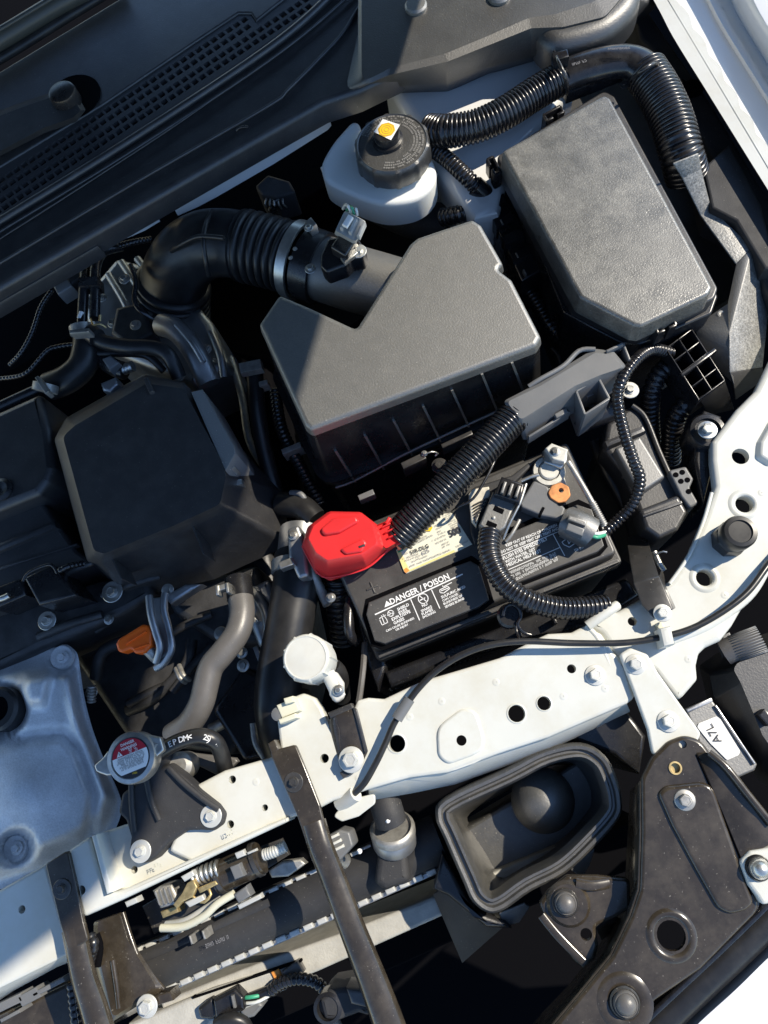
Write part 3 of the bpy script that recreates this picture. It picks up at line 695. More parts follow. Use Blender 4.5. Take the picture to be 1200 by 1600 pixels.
for r_, z_ in ((Rc, ZRIM + .001), (Rd, ZRIM + .001)):
    for p in r_: p.z = z_
Re = [Vector((p.x, p.y, ZRIM - .008)) for p in Rc]; Rf = [Vector((p.x, p.y, ZRIM - .008)) for p in off(base_, H_ * .09)]; Rg = [Vector((p.x, p.y, -.26)) for p in off(base_, H_ * .05)]
for a_, b_ in ((Rc, Rd), (Re, Rc), (Rf, Re), (Rg, Rf)): bridge(mbw, a_, b_)
mbw.build('lower_case', 'black_plastic', ab)
for (x0, y0, x1, y1) in ((524, 704, 553, 748), (570, 680, 598, 728), (615, 657, 642, 706), (661, 634, 686, 684), (706, 609, 730, 661), (753, 584, 776, 640), (800, 566, 820, 618)):
    A, B = on_wall(x0, y0), on_wall(x1, y1); t_ = Vector((wn.y, -wn.x, 0)) * .0011; f_ = wn * .005; b_ = -wn * .004
    mb = MB(); mb.add([A - t_ + b_, A + t_ + b_, B - t_ + b_, B + t_ + b_, A - t_ + wn * .001, A + t_ + wn * .001, B - t_ + f_, B + t_ + f_], [(4, 6, 7, 5), (0, 4, 5, 1), (0, 2, 6, 4), (1, 5, 7, 3), (2, 3, 7, 6)], True)
    mb.build('rib', 'tex_plastic', ab)
ZC = ZRIM
tube('rim_bead', [(*pxof(on_wall(x, y, .004)), on_wall(x, y, .004).z) for x, y in ((524, 762), (556, 750), (640, 706), (780, 641), (850, 612))], 2.4, 'tex_plastic', ab, sides=8)
cl = bar('spring_clip', (628, 728), (664, 711), 11, ZC - .01, ZC + .014, 'dark_steel', ab)
tube('clip_wire', [(664, 710, ZC + .016), (674, 706, ZC + .016), (684, 708, ZC + .012), (680, 712, ZC + .01)], 1.6, 'zinc', cl, sides=8)
bolt(cl, 663, 709, ZC + .014, 5, 'zinc', 'stud')
bar('spring_clip', (690, 697), (738, 675), 7, ZC - .01, ZC + .01, 'dark_steel', ab)
bolt(ab, 687, 728, ZC + .004, 13, 'dark_steel')
lathe('grommet', [(.006, 0), (.006, .003), (.004, .004), (.001, .004)], P(631, 651, -.02), 'brass', ab, seg=14, axis=Vector((0, -1, .4)))
tube('side_loop', [(848, 602, -.02), (866, 590, -.018), (876, 576, -.018), (872, 556, -.018), (862, 545, -.02)], 3, 'black_plastic', ab, sides=8)
# outlet neck
nk = tube('outlet_neck', [(630, 458, -.004), (590, 446, -.004), (548, 434, -.004), (492, 416, -.004)], 50, 'tex_plastic', ab, sides=36)
tube('neck_ring', [(505, 421, -.004), (478, 411, -.004)], 56, 'black_plastic', ab, sides=36)
# ---- air flow sensor on the neck
af = thing('air_flow_sensor', 'black air flow sensor plugged into the neck with a grey plug standing up', 'sensor', (530, 400, .04))
solid('flange', [(500, 398), (512, 372), (545, 366), (560, 372), (572, 390), (566, 402), (548, 404), (540, 414), (510, 425), (500, 415)], .056, .036, 'black_plastic', af, bev=.003, round_=.004)
solid('body', [(515, 385), (534, 358), (558, 370), (540, 400)], .068, .05, 'black_plastic', af, bev=.003, round_=.003)
pg = thing('sensor_plug', 'pale grey wiring plug with two white wires above the air flow sensor', 'connector', (552, 350, .08))
loft('shell', [([(522, 366), (539, 328), (572, 346), (555, 384)], .062), ([(524, 360), (538, 330), (570, 345), (556, 378)], .085)], 'light_grey', pg, round_=.003)
for i in range(3): bar('shell_rib', (533 + i * 13, 356 + i * 6), (543 + i * 13, 334 + i * 6), 5, .084, .090, 'light_grey', pg)
bar('latch', (538, 352), (548, 336), 9, .09, .093, 'label_white', pg)
for i in range(3): tube('wire', [(548 + 5 * i, 332 + i * 2, .084), (545 + 6 * i, 324 + i * 2, .09), (540 + 7 * i, 320 + 3 * i, .082), (536 + 6 * i, 326 + 3 * i, .06)], 2.2, 'wire_white' if i != 1 else 'wire_green', pg, sides=8)
bolt(af, 485, 420, .046, 9, 'zinc')
bolt(af, 561, 393, .056, 12, 'zinc', 'washer')
bar('ground_tab', (535, 407), (556, 390), 12, .056, .06, 'zinc', af)
# ================================================================== fuse box
fb = thing('fuse_box', 'dusty dark grey fuse box lid with one chamfered corner, upper right', 'fuse box', (950, 330, -.02))
ZF = .05
fl = [(783, 236), (944, 147), (954, 152), (1114, 448), (1108, 460), (1002, 510), (990, 508), (906, 464)]
fo = [(775, 244), (944, 141), (960, 150), (1122, 450), (1116, 466), (1004, 520), (986, 519), (896, 474)]
solid('lid', fl, ZF, .026, 'fuse_plastic', fb, bev=.0035, seg=3, round_=.006, taper=.0015)
solid('lid_rim', fo, .03, .008, 'cover_plastic', fb, bev=.002, round_=.007)
solid('base', [(790, 262), (946, 156), (966, 168), (1122, 462), (1112, 490), (1000, 538), (970, 536), (880, 488)], .01, -.12, 'black_plastic', fb, bev=.002, round_=.006, taper=-.004)
def latch(x, y, a, s=1, z=.03):
    c, si = math.cos(a), math.sin(a); t = lambda u, v: (x + (u * c - v * si) * s, y + (u * si + v * c) * s)
    m_ = MB(); box_mb(m_, t(-18, -6), t(18, -6), 5 * s, z - .02, z); box_mb(m_, t(-18, 6), t(-4, 6), 5 * s, z - .02, z); box_mb(m_, t(4, 6), t(18, 6), 5 * s, z - .02, z)
    box_mb(m_, t(-17, -6), t(-17, 7), 5 * s, z - .02, z); box_mb(m_, t(17, -6), t(17, 7), 5 * s, z - .02, z)
    return m_.build('latch', 'black_plastic', fb)
latch(865, 176, -.5, .85); latch(1040, 508, -.43, .9); latch(772, 258, 1.1, .8)
for (x, y, ww, zz) in ((826, 330, 26, -.01), (842, 372, 22, .0), (812, 300, 20, -.02), (870, 430, 24, -.01)):
    bar('side_lug', (x - 14, y - 24), (x + 10, y + 24), ww, zz - .05, zz, 'black_plastic', fb)
bar('side_rail', (800, 262), (896, 470), 12, -.03, .012, 'black_plastic', fb)
# ================================================================== wire conduits along the top
wc = thing('engine_harness_conduit', 'thick glossy black harness conduit arching over the fuse box', 'conduit', (960, 110, .02))
tube('corrugated_sleeve', [(672, 205, .02), (700, 205, .03), (745, 197, .034), (790, 176, .036), (835, 147, .036), (878, 122, .036)], 25, 'conduit', wc, sides=28, corr=.0043, amp=.11)
el = tube('elbow', [(866, 128, .034), (900, 112, .038), (945, 99, .04), (980, 96, .04), (1003, 105, .04), (1017, 124, .036)], 27, 'conduit', wc, sides=28, flat=.75)
bar('elbow_rail', (884, 140), (974, 104), 12, .02, .034, 'conduit', el)
tube('strap', [(866, 82, .052), (872, 96, .064), (882, 118, .06), (886, 142, .04), (884, 152, .02)], 3, 'conduit', el, sides=8)
tube('strap', [(988, 122, .05), (1004, 110, .062), (1020, 100, .062), (1032, 100, .05)], 3, 'conduit', el, sides=8)
bolt(el, 930, 123, .034, 8, 'dark_steel', 'washer'); bolt(el, 975, 133, .03, 7, 'dark_steel', 'washer')
latch_ = bar('strap_buckle', (864, 88), (888, 82), 12, .05, .062, 'conduit', el)
mb = MB(); scrib_mb(mb, (890, 104), (918, 96), 5, .0605, 4); scrib_mb(mb, (950, 78), (985, 76), 4, .06, 5); mb.build('marking', 'print_grey', el)
tube('corrugated_sleeve', [(1008, 112, .034), (1030, 146, .034), (1050, 190, .032), (1064, 240, .024), (1074, 275, .004)], 33, 'conduit', wc, sides=30, corr=.0043, amp=.09)
cs = thing('branch_conduit', 'thin black corrugated branch conduit between reservoir and fuse box', 'conduit', (725, 275, .0))
tube('sleeve', [(676, 232, .01), (700, 250, .012), (728, 276, .01), (748, 296, .0)], 13, 'conduit', cs, sides=20, corr=.0045, amp=.15)
tube('end_cuff', [(742, 290, .004), (762, 308, -.01)], 15, 'conduit', cs, sides=20)
cs = thing('lower_branch_conduit', 'short black conduit stub under the thin branch, next to the air box top', 'conduit', (720, 332, -.02))
tube('sleeve', [(690, 340, -.03), (720, 334, -.02), (752, 322, -.02)], 14, 'conduit', cs, sides=20, corr=.005, amp=.15)
fh = thing('fuse_box_connector_block', 'black connector block with small metal pins left of the fuse box', 'connector', (790, 350, -.03))
solid('block', [(752, 302), (790, 286), (850, 420), (815, 440)], -.015, -.08, 'black_plastic', fh, bev=.003)
for i in range(5): bar('pin', (770 + i * 12, 316 + i * 26), (774 + i * 12, 324 + i * 26), 3, -.015, -.009, 'dull_zinc', fh)
for i in range(4): bar('step', (760 + i * 13, 322 + i * 27), (790 + i * 13, 308 + i * 27), 15, -.03, -.006 - .004 * (i % 2), 'black_plastic', fh)
# ================================================================== connector holder grid + small conduits on the right
ch = thing('connector_holder', 'empty black connector holder with eight open compartments, right side', 'connector holder', (1090, 575, -.02))
g0, gu, gv = (1041, 544), (40, -30), (51, 80)
def gp(u, v): return (g0[0] + gu[0] * u + gv[0] * v, g0[1] + gu[1] * u + gv[1] * v)
for u in (0, .5, 1): bar('wall', gp(u, 0), gp(u, 1), 1.9, -.045, -.004, 'black_plastic', ch, bev=.0005)
for v in (0, .24, .47, .53, .76, 1): bar('wall', gp(0, v), gp(1, v), 1.9, -.045, -.0045, 'black_plastic', ch, bev=.0005)
bar('center_rib', gp(-.05, .5), gp(1.3, .5), 6, -.02, -.002, 'black_plastic', ch)
solid('floor_plate', [gp(0, 0), gp(1, 0), gp(1, 1), gp(0, 1)], -.04, -.05, 'black_plastic', ch)
for i, (u, v) in enumerate(((.75, .12), (.25, .36), (.75, .64), (.25, .88))): tube('terminal', [(*gp(u - .1, v - .05), -.032), (*gp(u + .1, v + .06), -.02)], 3, 'dark_steel', ch, sides=6)
facet('foot', [(1092, 624, -.01), (1133, 594, -.01), (1148, 640, -.05), (1108, 650, -.05)], [(0, 3, 2, 1)], 'black_plastic', ch)
for nm, lab, pts, r_ in (('loom_conduit', 'ribbed black conduit dropping beside the connector holder, nearer the grey harness cover', [(1052, 566, -.03), (1030, 585, -.03), (1018, 615, -.04), (1016, 660, -.07), (1022, 720, -.12)], 15),
                         ('loom_conduit', 'ribbed black conduit dropping under the connector holder, nearer the white panel', [(1092, 618, -.04), (1066, 638, -.04), (1052, 668, -.06), (1048, 720, -.10)], 16)):
    o = tube(nm, pts, r_, 'conduit', None, sides=20, corr=.0055, amp=.16); tag(o, lab, 'conduit', 'right side loom conduits')
pf = thing('panel_foot', 'black plastic foot under the blue grey bolt beside the side panel', 'bracket', (1105, 672, -.01))
lathe('collar', [(.018, -.03), (.018, 0), (.016, .003), (.012, .0035), (.0115, .001), (.001, .001)], P(1105, 674, -.012), 'black_plastic', pf)
solid('arm', [(1088, 660), (1100, 640), (1128, 650), (1126, 690), (1100, 790), (1085, 720)], -.016, -.06, 'black_plastic', pf, bev=.003)
# ================================================================== grey harness cover
hc = thing('harness_cover', 'mid grey plastic harness cover clipped above the battery end', 'harness cover', (880, 620, .0))
loft('cover', [([(818, 690), (800, 640), (840, 612), (930, 560), (966, 566), (986, 590), (948, 620), (905, 640)], -.01),
               ([(812, 662), (786, 627), (842, 598), (928, 545), (958, 548), (980, 574), (940, 590), (900, 608)], .024),
               ([(814, 656), (792, 628), (846, 602), (930, 551), (955, 554), (974, 574), (938, 586), (898, 603)], .0275)], 'grey_plastic', hc, round_=.004)
tube('ridge', [(826, 604, .024), (845, 592, .026), (880, 572, .026), (905, 548, .026), (930, 546, .026)], 4, 'grey_plastic', hc, sides=8)
sb = bar('socket', (911, 620), (942, 603), 44, -.03, -.02, 'grey_plastic', hc)
so_ = [(901, 611), (935, 589), (952, 622), (914, 647)]
for a_, b_ in zip(so_, so_[1:] + so_[:1]): bar('socket_wall', a_, b_, 3.5, -.03, .022, 'grey_plastic', hc, bev=.0006)
bar('socket_pin', (916, 618), (926, 612), 9, -.02, .006, 'grey_plastic', hc)
bar('clip_frame', (948, 548), (974, 536), 4, .01, .03, 'grey_plastic', hc); bar('clip_frame', (974, 536), (984, 562), 4, .0, .026, 'grey_plastic', hc)
bar('clip_tongue', (960, 546), (970, 542), 9, .01, .024, 'black_plastic', hc)
mb = MB(); box_mb(mb, (826, 682), (890, 642), 4, -.012, .004); box_mb(mb, (868, 650), (886, 640), 8, -.01, .008); mb.build('hinge', 'grey_plastic', hc)
bolt(hc, 984, 610, -.004, 14, 'zinc', 'washer')
ec = thing('lead_connector', 'black round-backed connector below the grey harness cover', 'connector', (920, 660, -.03))
tube('body', [(900, 660, -.03), (930, 650, -.03), (954, 640, -.03)], 19, 'black_plastic', ec)
tube('wire', [(900, 662, -.02), (905, 650, -.012), (920, 645, -.012)], 3, 'conduit', ec, sides=8)
# ---- thin conduit from the holder down over the module
o = tube('sensor_lead', [(1050, 552, -.016), (1020, 546, .0), (996, 560, .016), (974, 590, .02), (965, 622, .014), (974, 670, .01), (990, 720, .008), (1000, 750, .0), (990, 785, -.01), (966, 812, -.02), (944, 832, -.025)], 9.5, 'conduit', None, sides=16, corr=.004, amp=.16); tag(o, 'thin corrugated sensor lead looping over the black module to the battery', 'conduit')
# ================================================================== black module beside battery
md = thing('control_module', 'black oblong module with a ribbed connector between battery and side panel', 'module', (1010, 740, -.05))
solid('case', [(942, 700), (948, 660), (984, 634), (1004, 640), (1046, 742), (1070, 770), (1078, 800), (1060, 828), (1030, 842), (1006, 826), (998, 800), (975, 742)], -.03, -.15, 'cover_plastic', md, bev=.005, round_=.006)
solid('upper_step', [(960, 700), (1000, 680), (1040, 745), (1000, 772)], -.016, -.04, 'tex_plastic', md, bev=.003, round_=.003)
bar('cross_bead', (946, 694), (1008, 668), 12, -.034, -.022, 'cover_plastic', md, bev=.004)
tube('edge_bead', [(988, 634, -.028), (1008, 652, -.028), (1030, 705, -.028), (1048, 745, -.028)], 4, 'cover_plastic', md, sides=8)
cn = solid('connector', [(1044, 735), (1072, 728), (1084, 748), (1078, 762), (1092, 786), (1078, 794), (1064, 776)], -.02, -.06, 'grey_plastic', md, bev=.002, round_=.003)
for x, y in ((1056, 742), (1066, 738), (1064, 752), (1074, 750), (1076, 768)): lathe('pin_hole', [(.0026, 0), (.0026, .0004), (.0003, .0004)], P(x, y, -.02), 'deep_black', cn, seg=10)
solid('lower_step', [(998, 796), (1060, 772), (1076, 800), (1060, 828), (1030, 842), (1008, 826)], -.02, -.05, 'cover_plastic', md, bev=.004, round_=.004)
bar('lower_bead', (1004, 806), (1066, 784), 5, -.02, -.017, 'cover_plastic', md)
# ================================================================== battery
bt = thing('battery', 'black car battery with white warning panels and a yellow label', 'battery', (760, 900, -.2))
ZT = -.02
FL, FR, BR, BL = (590, 1034), (974, 880), (886, 690), (506, 846)
def bq(u, v): # u along the front edge, v towards the rear
    x = (FL[0] * (1 - u) + FR[0] * u) * (1 - v) + (BL[0] * (1 - u) + BR[0] * u) * v
    y = (FL[1] * (1 - u) + FR[1] * u) * (1 - v) + (BL[1] * (1 - u) + BR[1] * u) * v
    return (x, y)
rect = lambda a, b, c, d: [bq(a, c), bq(b, c), bq(b, d), bq(a, d)]
solid('case', rect(.015, .985, .03, .98), -.05, -.22, 'battery', bt, bev=.002, round_=.004, bottom=True)
solid('lid', rect(0, 1, .0, 1), -.036, -.052, 'battery', bt, bev=.002, round_=.005)
solid('lid_top', rect(.004, .996, .085, .99), ZT, -.038, 'battery', bt, bev=.003, round_=.006, taper=.001)
bar('front_ledge', bq(.01, .035), bq(.99, .035), 7, -.038, -.030, 'battery', bt)
def oct_(u0, u1, v0, v1, c, cv):
    return [bq(u0 + c, v0), bq(u1 - c, v0), bq(u1, v0 + cv), bq(u1, v1 - cv), bq(u1 - c, v1), bq(u0 + c, v1), bq(u0, v1 - cv), bq(u0, v0 + cv)]
zp = ZT + .006
p1 = solid('vent_panel', [(572, 960), (576, 941), (712, 884), (735, 876), (748, 884), (764, 936), (748, 948), (602, 1006), (585, 1001)], zp, ZT - .004, 'battery', bt, bev=.001, seg=2, taper=.0008)
solid('panel_gutter', [(566, 961), (571, 936), (737, 868), (754, 880), (772, 940), (752, 956), (600, 1016), (580, 1009)], ZT + .0006, ZT - .002, 'deep_black', p1, bev=.0004)
p2 = solid('vent_panel', [(774, 858), (783, 838), (902, 788), (925, 796), (944, 852), (934, 862), (806, 912), (789, 902)], zp, ZT - .004, 'battery', bt, bev=.001, seg=2, taper=.0008)
solid('panel_gutter', [(768, 858), (778, 832), (904, 780), (930, 792), (950, 854), (938, 868), (806, 919), (784, 908)], ZT + .0006, ZT - .002, 'deep_black', p2, bev=.0004)
mb = MB(); q = lambda x, y: (560 + x / 6, 860 + y / 6)
T = lambda s, a, b, hf=1, bold=.028: text_mb(mb, s, q(*a), q(*b), zp, hf, bold)
T('DANGER / POISON', (308, 508), (858, 262), 1.1, .025)
poly_mb(mb, [q(245, 535), q(312, 506), q(262, 472)], zp)
line_mb(mb, q(155, 602), q(978, 222), 2.0, zp); line_mb(mb, q(490, 458), q(574, 656), 1.5, zp); line_mb(mb, q(685, 368), q(764, 545), 1.5, zp)
T('SHIELD', (370, 568), (478, 516)); T('EYES', (385, 602), (462, 566)); T('EXPLOSIVE', (318, 662), (492, 582)); T('GASES', (335, 696), (434, 650))
T('CAN CAUSE BLINDNESS', (262, 766), (526, 642)); T('OR INJURY', (352, 756), (472, 700))
T('NO', (602, 534), (652, 510), 1.1); T('SPARKS', (592, 582), (692, 534)); T('FLAMES', (600, 612), (702, 562)); T('SMOKING', (606, 640), (726, 582))
T('SULFURIC ACID', (782, 452), (1006, 348)); T('CAN CAUSE', (792, 482), (936, 416)); T('BLINDNESS OR', (802, 512), (984, 428)); T('SEVERE BURNS', (816, 542), (994, 458))
ring_mb(mb, P(*q(607, 452), zp + .0004), .0042, .0050); line_mb(mb, q(572, 425), q(642, 482), 1.3, zp); line_mb(mb, q(575, 470), q(625, 445), 1.6, zp)
ring_mb(mb, P(*q(303, 590), zp + .0004), .0024, .0031); line_mb(mb, q(270, 612), q(330, 580), 1, zp); line_mb(mb, q(280, 580), q(330, 600), 1, zp)
for a, b in (((195, 640), (255, 605)), ((200, 650), (222, 700)), ((222, 700), (275, 675)), ((275, 675), (262, 640)), ((215, 610), (245, 690)), ((230, 600), (260, 640))): line_mb(mb, q(*a), q(*b), 1.2, zp)
for a, b in (((762, 370), (835, 336)), ((835, 336), (858, 356)), ((858, 356), (800, 400)), ((800, 400), (766, 396)), ((766, 396), (762, 370)), ((790, 345), (875, 300)), ((775, 380), (845, 352)), ((786, 330), (800, 350))): line_mb(mb, q(*a), q(*b), 1.3, zp)
mb.build('warning_lettering', 'print_white', p1)
mb = MB(); q = lambda x, y: (740 + x / 5, 790 + y / 5)
T('KEEP OUT OF REACH OF CHILDREN', (255, 322), (655, 160), 1.15); T('DO NOT TIP. KEEP VENT CAPS TIGHT AND', (220, 374), (668, 186), 1.25)
line_mb(mb, q(188, 402), q(684, 194), 1.2, zp)
T('FLUSH EYES IMMEDIATELY', (236, 424), (582, 266), 1.15); T('WITH WATER, GET', (252, 452), (486, 346), 1.1); T('MEDICAL HELP FAST', (264, 480), (532, 360), 1.1)
line_mb(mb, q(232, 518), q(676, 326), 1.2, zp); line_mb(mb, q(620, 222), q(712, 392), 1.2, zp)
for i in range(3): scrib_mb(mb, q(262 + i * 24, 545 + i * 4 + i * 22), q(655 + i * 8, 378 + i * 22), 4.2, zp, 20 + i)
for a, b in (((690, 285), (740, 250)), ((740, 250), (800, 290)), ((800, 290), (748, 325)), ((748, 325), (705, 305)), ((705, 305), (690, 285)), ((730, 260), (745, 300)), ((745, 300), (765, 262)), ((670, 205), (675, 245)), ((690, 200), (690, 245)), ((715, 190), (712, 230)), ((722, 182), (738, 178)), ((725, 240), (705, 235))): line_mb(mb, q(*a), q(*b), 1.3, zp)
scrib_mb(mb, q(785, 365), q(860, 330), 4, zp, 31)
ring_mb(mb, P(*q(212, 430), zp + .0004), .0022, .0028)
mb.build('warning_lettering', 'print_white', p2)
for a, b in (((572, 922), (590, 914)), ((578, 909), (586, 927))): bar('plus_mark', a, b, 3.4, ZT - .002, ZT + .0012, 'battery', bt)
# label sheet
q = lambda x, y: (600 + x / 7.5, 790 + y / 7.5)
lb = solid('label', [q(140, 520), q(640, 100), q(800, 84), q(1035, 452), q(840, 545), q(262, 795), q(232, 770)], ZT + .0009, ZT, 'label_cream', bt, bev=.0003, seg=1)
zl = ZT + .0012
mb = MB(); poly_mb(mb, [q(145, 535), q(185, 515), q(300, 760), q(258, 790), q(235, 770)], zl); poly_mb(mb, [q(258, 788), q(300, 752), q(820, 520), q(838, 542)], zl); mb.build('label_border', 'label_yellow', lb)
mb = MB(); poly_mb(mb, [q(470, 300), q(560, 240), q(570, 260), q(545, 300)], zl, .0006); mb.build('label_flash', 'yellow', lb)
mb = MB(); poly_mb(mb, [q(160, 530), q(170, 552), q(222, 525), q(240, 492), q(200, 520)], zl, .0006); mb.build('label_tick', 'green', lb)
mb = MB(); poly_mb(mb, [q(232, 748), q(262, 725), q(300, 760), q(260, 790), q(242, 778)], zl, .0006); mb.build('label_dot', 'label_orange', lb)
mb = MB(); text_mb(mb, '51R-DLG', q(315, 575), q(530, 488), zl, 1.1, .02, .0006); text_mb(mb, '625', q(450, 582), q(540, 540), zl, 1.0, .02, .0006)
mb2 = MB(); text_mb(mb2, '500', q(775, 372), q(910, 312), zl, 1.2, .04, .0006); text_mb(mb2, '51R-DLG', q(315, 575), q(530, 488), zl, 1.1, .02, .0007); mb2.build('label_lettering', 'print_black', lb)
for i, (a, b) in enumerate((((250, 500), (510, 355)), ((250, 512), (580, 350)), ((205, 640), (420, 565)), ((240, 660), (440, 590)), ((240, 580), (300, 550)), ((325, 668), (520, 590)), ((300, 725), (790, 520)), ((600, 250), (690, 200)), ((620, 285), (700, 240)), ((630, 320), (710, 285)), ((640, 345), (730, 310)), ((570, 420), (740, 345)), ((610, 455), (745, 390)), ((680, 470), (770, 425)), ((690, 500), (780, 455)), ((850, 490), (990, 420)), ((800, 275), (840, 258)))):
    scrib_mb(mb, q(*a), q(*b), 2.6, zl, 50 + i, .0006)
for i in range(8): scrib_mb(mb, q(690 + i * 14, 132 + i * 19), q(790 + i * 14, 86 + i * 19), 2.0, zl, 80 + i, .0006)
mb.build('label_print', 'print_soft', lb)
# red positive terminal cover
rc = thing('terminal_cover', 'bright red plastic cover over the positive battery terminal', 'terminal cover', (540, 855, -.01))
top_ = [(484, 830), (514, 803), (541, 798), (564, 803), (585, 820), (590, 848), (570, 868), (510, 878), (494, 862)]
bot_ = [(471, 850), (484, 824), (512, 802), (545, 797), (586, 818), (612, 858), (572, 889), (516, 908), (492, 896)]
bot_ = [(471, 856), (480, 824), (512, 800), (566, 802), (590, 820), (612, 858), (572, 890), (516, 908), (493, 896)]
loft('cap', [(bot_, -.015), ([(472, 851), (481, 823), (513, 800), (565, 801), (588, 819), (606, 857), (572, 886), (514, 900), (492, 889)], .0),
             ([(477, 844), (486, 820), (515, 799), (563, 800), (585, 818), (595, 852), (568, 872), (510, 882), (490, 870)], .0225),
             ([(482, 841), (490, 822), (516, 802), (562, 803), (581, 819), (589, 849), (564, 866), (511, 875), (494, 863)], .026)], 'red_plastic', rc, round_=.0045, n=4, ang=38)
tube('parting_line', [(472, 853, -.002), (493, 891, -.002), (515, 902, -.002), (572, 888, -.002), (606, 859, -.002)], 1.6, 'red_plastic', rc, sides=6)
solid('boss', [(500, 826), (520, 809), (556, 806), (560, 815), (530, 832), (506, 836)], .0295, .024, 'red_plastic', rc, bev=.002, round_=.006, taper=.001)
solid('thumb_grip', [(530, 858), (566, 840), (574, 848), (566, 862), (540, 866)], .0285, .022, 'red_plastic', rc, bev=.002, round_=.004)
loft('snout', [([(584, 822), (610, 811), (630, 846), (604, 864)], -.012), ([(586, 824), (608, 815), (624, 845), (602, 858)], .012)], 'red_plastic', rc, round_=.003)
for i in range(3): bar('snout_rib', (596 + 5 * i, 824 + 8 * i), (610 + 6 * i, 817 + 8 * i), 3, .01, .0155, 'red_plastic', rc)
bar('hinge_tab', (603, 818), (609, 808), 5, -.005, .016, 'red_plastic', rc); bar('hinge_tab', (618, 850), (634, 842), 5, -.01, .01, 'red_plastic', rc)
bar('catch', (560, 855), (570, 851), 4, .028, .0292, 'print_black', rc)
# positive lead conduit
pc = thing('positive_lead_conduit', 'fat shiny black conduit from the red terminal cover to the grey harness cover', 'conduit', (720, 740, .0))
tube('sleeve', [(622, 842, .0), (648, 812, .006), (690, 770, .012), (730, 728, .014), (766, 690, .014), (804, 650, .012)], 26.5, 'conduit', pc, sides=30, corr=.004, amp=.11)
tube('tape', [(618, 846, -.002), (634, 828, .002)], 20, 'rubber', pc, sides=16)
tube('tie', [(706, 800, -.01), (716, 792, .004), (742, 776, .008), (772, 722, .008), (770, 716, .0)], 2.2, 'conduit', pc, sides=8)
# negative terminal
ng = thing('negative_clamp', 'pale lead negative battery clamp with square bolt head', 'battery clamp', (860, 735, -.02))
pc_ = P(856, 742, -.02)
lathe('post_ring', [(.0155, -.004), (.0155, .010), (.0145, .0125), (.0105, .0128), (.010, .010)], pc_, 'lead', ng, seg=28)
lathe('post', [(.0095, 0), (.0092, .0135), (.008, .0145), (.001, .0145)], pc_, 'lead', ng, seg=28)
solid('jaw', [(850, 722), (848, 704), (862, 694), (888, 704), (886, 722), (878, 732)], -.002, -.018, 'zinc', ng, bev=.002)
solid('square_head', [(852, 700), (862, 692), (888, 702), (882, 722), (864, 718)], .006, -.004, 'lead', ng, bev=.0015)
bolt(ng, 867, 706, .006, 8, 'zinc')
bar('skirt', (850, 762), (884, 752), 16, -.02, -.012, 'lead', ng)
o = solid('copper_terminal', [(856, 770), (862, 758), (876, 753), (889, 760), (892, 774), (884, 784), (872, 786), (860, 778)], -.004, -.008, 'copper', ng, bev=.001, round_=.004, bottom=True, holes=[(877, 766, 4)])
lathe('stud_hole', [(.003, 0), (.003, .002), (.0005, .002)], P(876, 786, -.007), 'deep_black', ng, seg=12)
sn = thing('battery_sensor', 'slate grey battery sensor body beside the negative post', 'sensor', (840, 785, -.01))
solid('body', [(812, 786), (834, 750), (856, 760), (870, 782), (884, 794), (878, 812), (846, 806), (815, 793)], -.006, -.022, 'grey_plastic', sn, bev=.002, round_=.003)
bar('joint', (843, 806), (850, 792), 4, -.01, -.004, 'deep_black', sn)
tube('edge_wire', [(814, 752, -.006), (832, 744, -.004), (842, 742, -.004)], 3, 'zinc', sn, sides=8)
sp = thing('sensor_round_plug', 'round black ribbed plug with green and white wires at the battery edge', 'connector', (905, 825, -.01))
tube('body', [(886, 816, -.006), (905, 824, -.002), (922, 834, -.004)], 26, 'tex_plastic', sp, sides=10)
bar('lock', (886, 822), (912, 832), 12, .006, .016, 'grey_plastic', sp); bar('lock', (888, 808), (916, 818), 8, .008, .016, 'tex_plastic', sp)
tube('wire', [(918, 828, .0), (930, 834, .002), (944, 832, -.01)], 3, 'wire_white', sp, sides=8); tube('wire', [(920, 836, .0), (932, 840, .002), (945, 836, -.01)], 3, 'wire_green', sp, sides=8)
rd = thing('hold_down_rod', 'thin steel battery hold-down rod running down beside the negative post', 'rod', (915, 770, -.01))
tube('rod', [(888, 722, .0), (905, 750, .0), (925, 785, .0), (944, 822, -.006)], 4.5, 'dull_zinc', rd, sides=10)
tube('threaded_end', [(925, 785, .001), (944, 820, -.005)], 6, 'dull_zinc', rd, sides=12, corr=.002, amp=.2)
hp = solid('terminal_holder', [(733, 768), (742, 760), (800, 742), (826, 722), (834, 724), (806, 752), (742, 850), (735, 830)], -.012, -.024, 'matt_plastic', None, bev=.002); tag(hp, 'dark wedge shaped holder plate behind the beige ribbed tape on the battery', 'holder')
ft = thing('foil_tape', 'weathered beige ribbed tape strip on the battery top beside the black clip', 'tape', (745, 790, -.01))
solid('sheet', [(732, 772), (738, 764), (764, 760), (766, 772), (750, 800), (744, 822), (736, 812)], -.004, -.02, 'foil', ft, bev=.001)
for i in range(7): bar('rib', (738 + i * .8, 790 + i * 4.5), (762 - i * 3, 778 + i * 5.2), 2, -.006, -.0015, 'matt_plastic', ft)
cb = thing('lead_clip_block', 'black connector clip block with two square windows on the battery', 'connector', (782, 790, .0))
solid('block', [(748, 820), (770, 768), (806, 786), (790, 824), (770, 838)], .004, -.02, 'tex_plastic', cb, bev=.002)
for (x, y) in ((779, 796), (768, 819)): bar('window', (x - 8, y - 3), (x + 8, y + 4), 9, .002, .0046, 'deep_black', cb)
bolt(cb, 771, 809, .004, 3, 'zinc', 'stud')
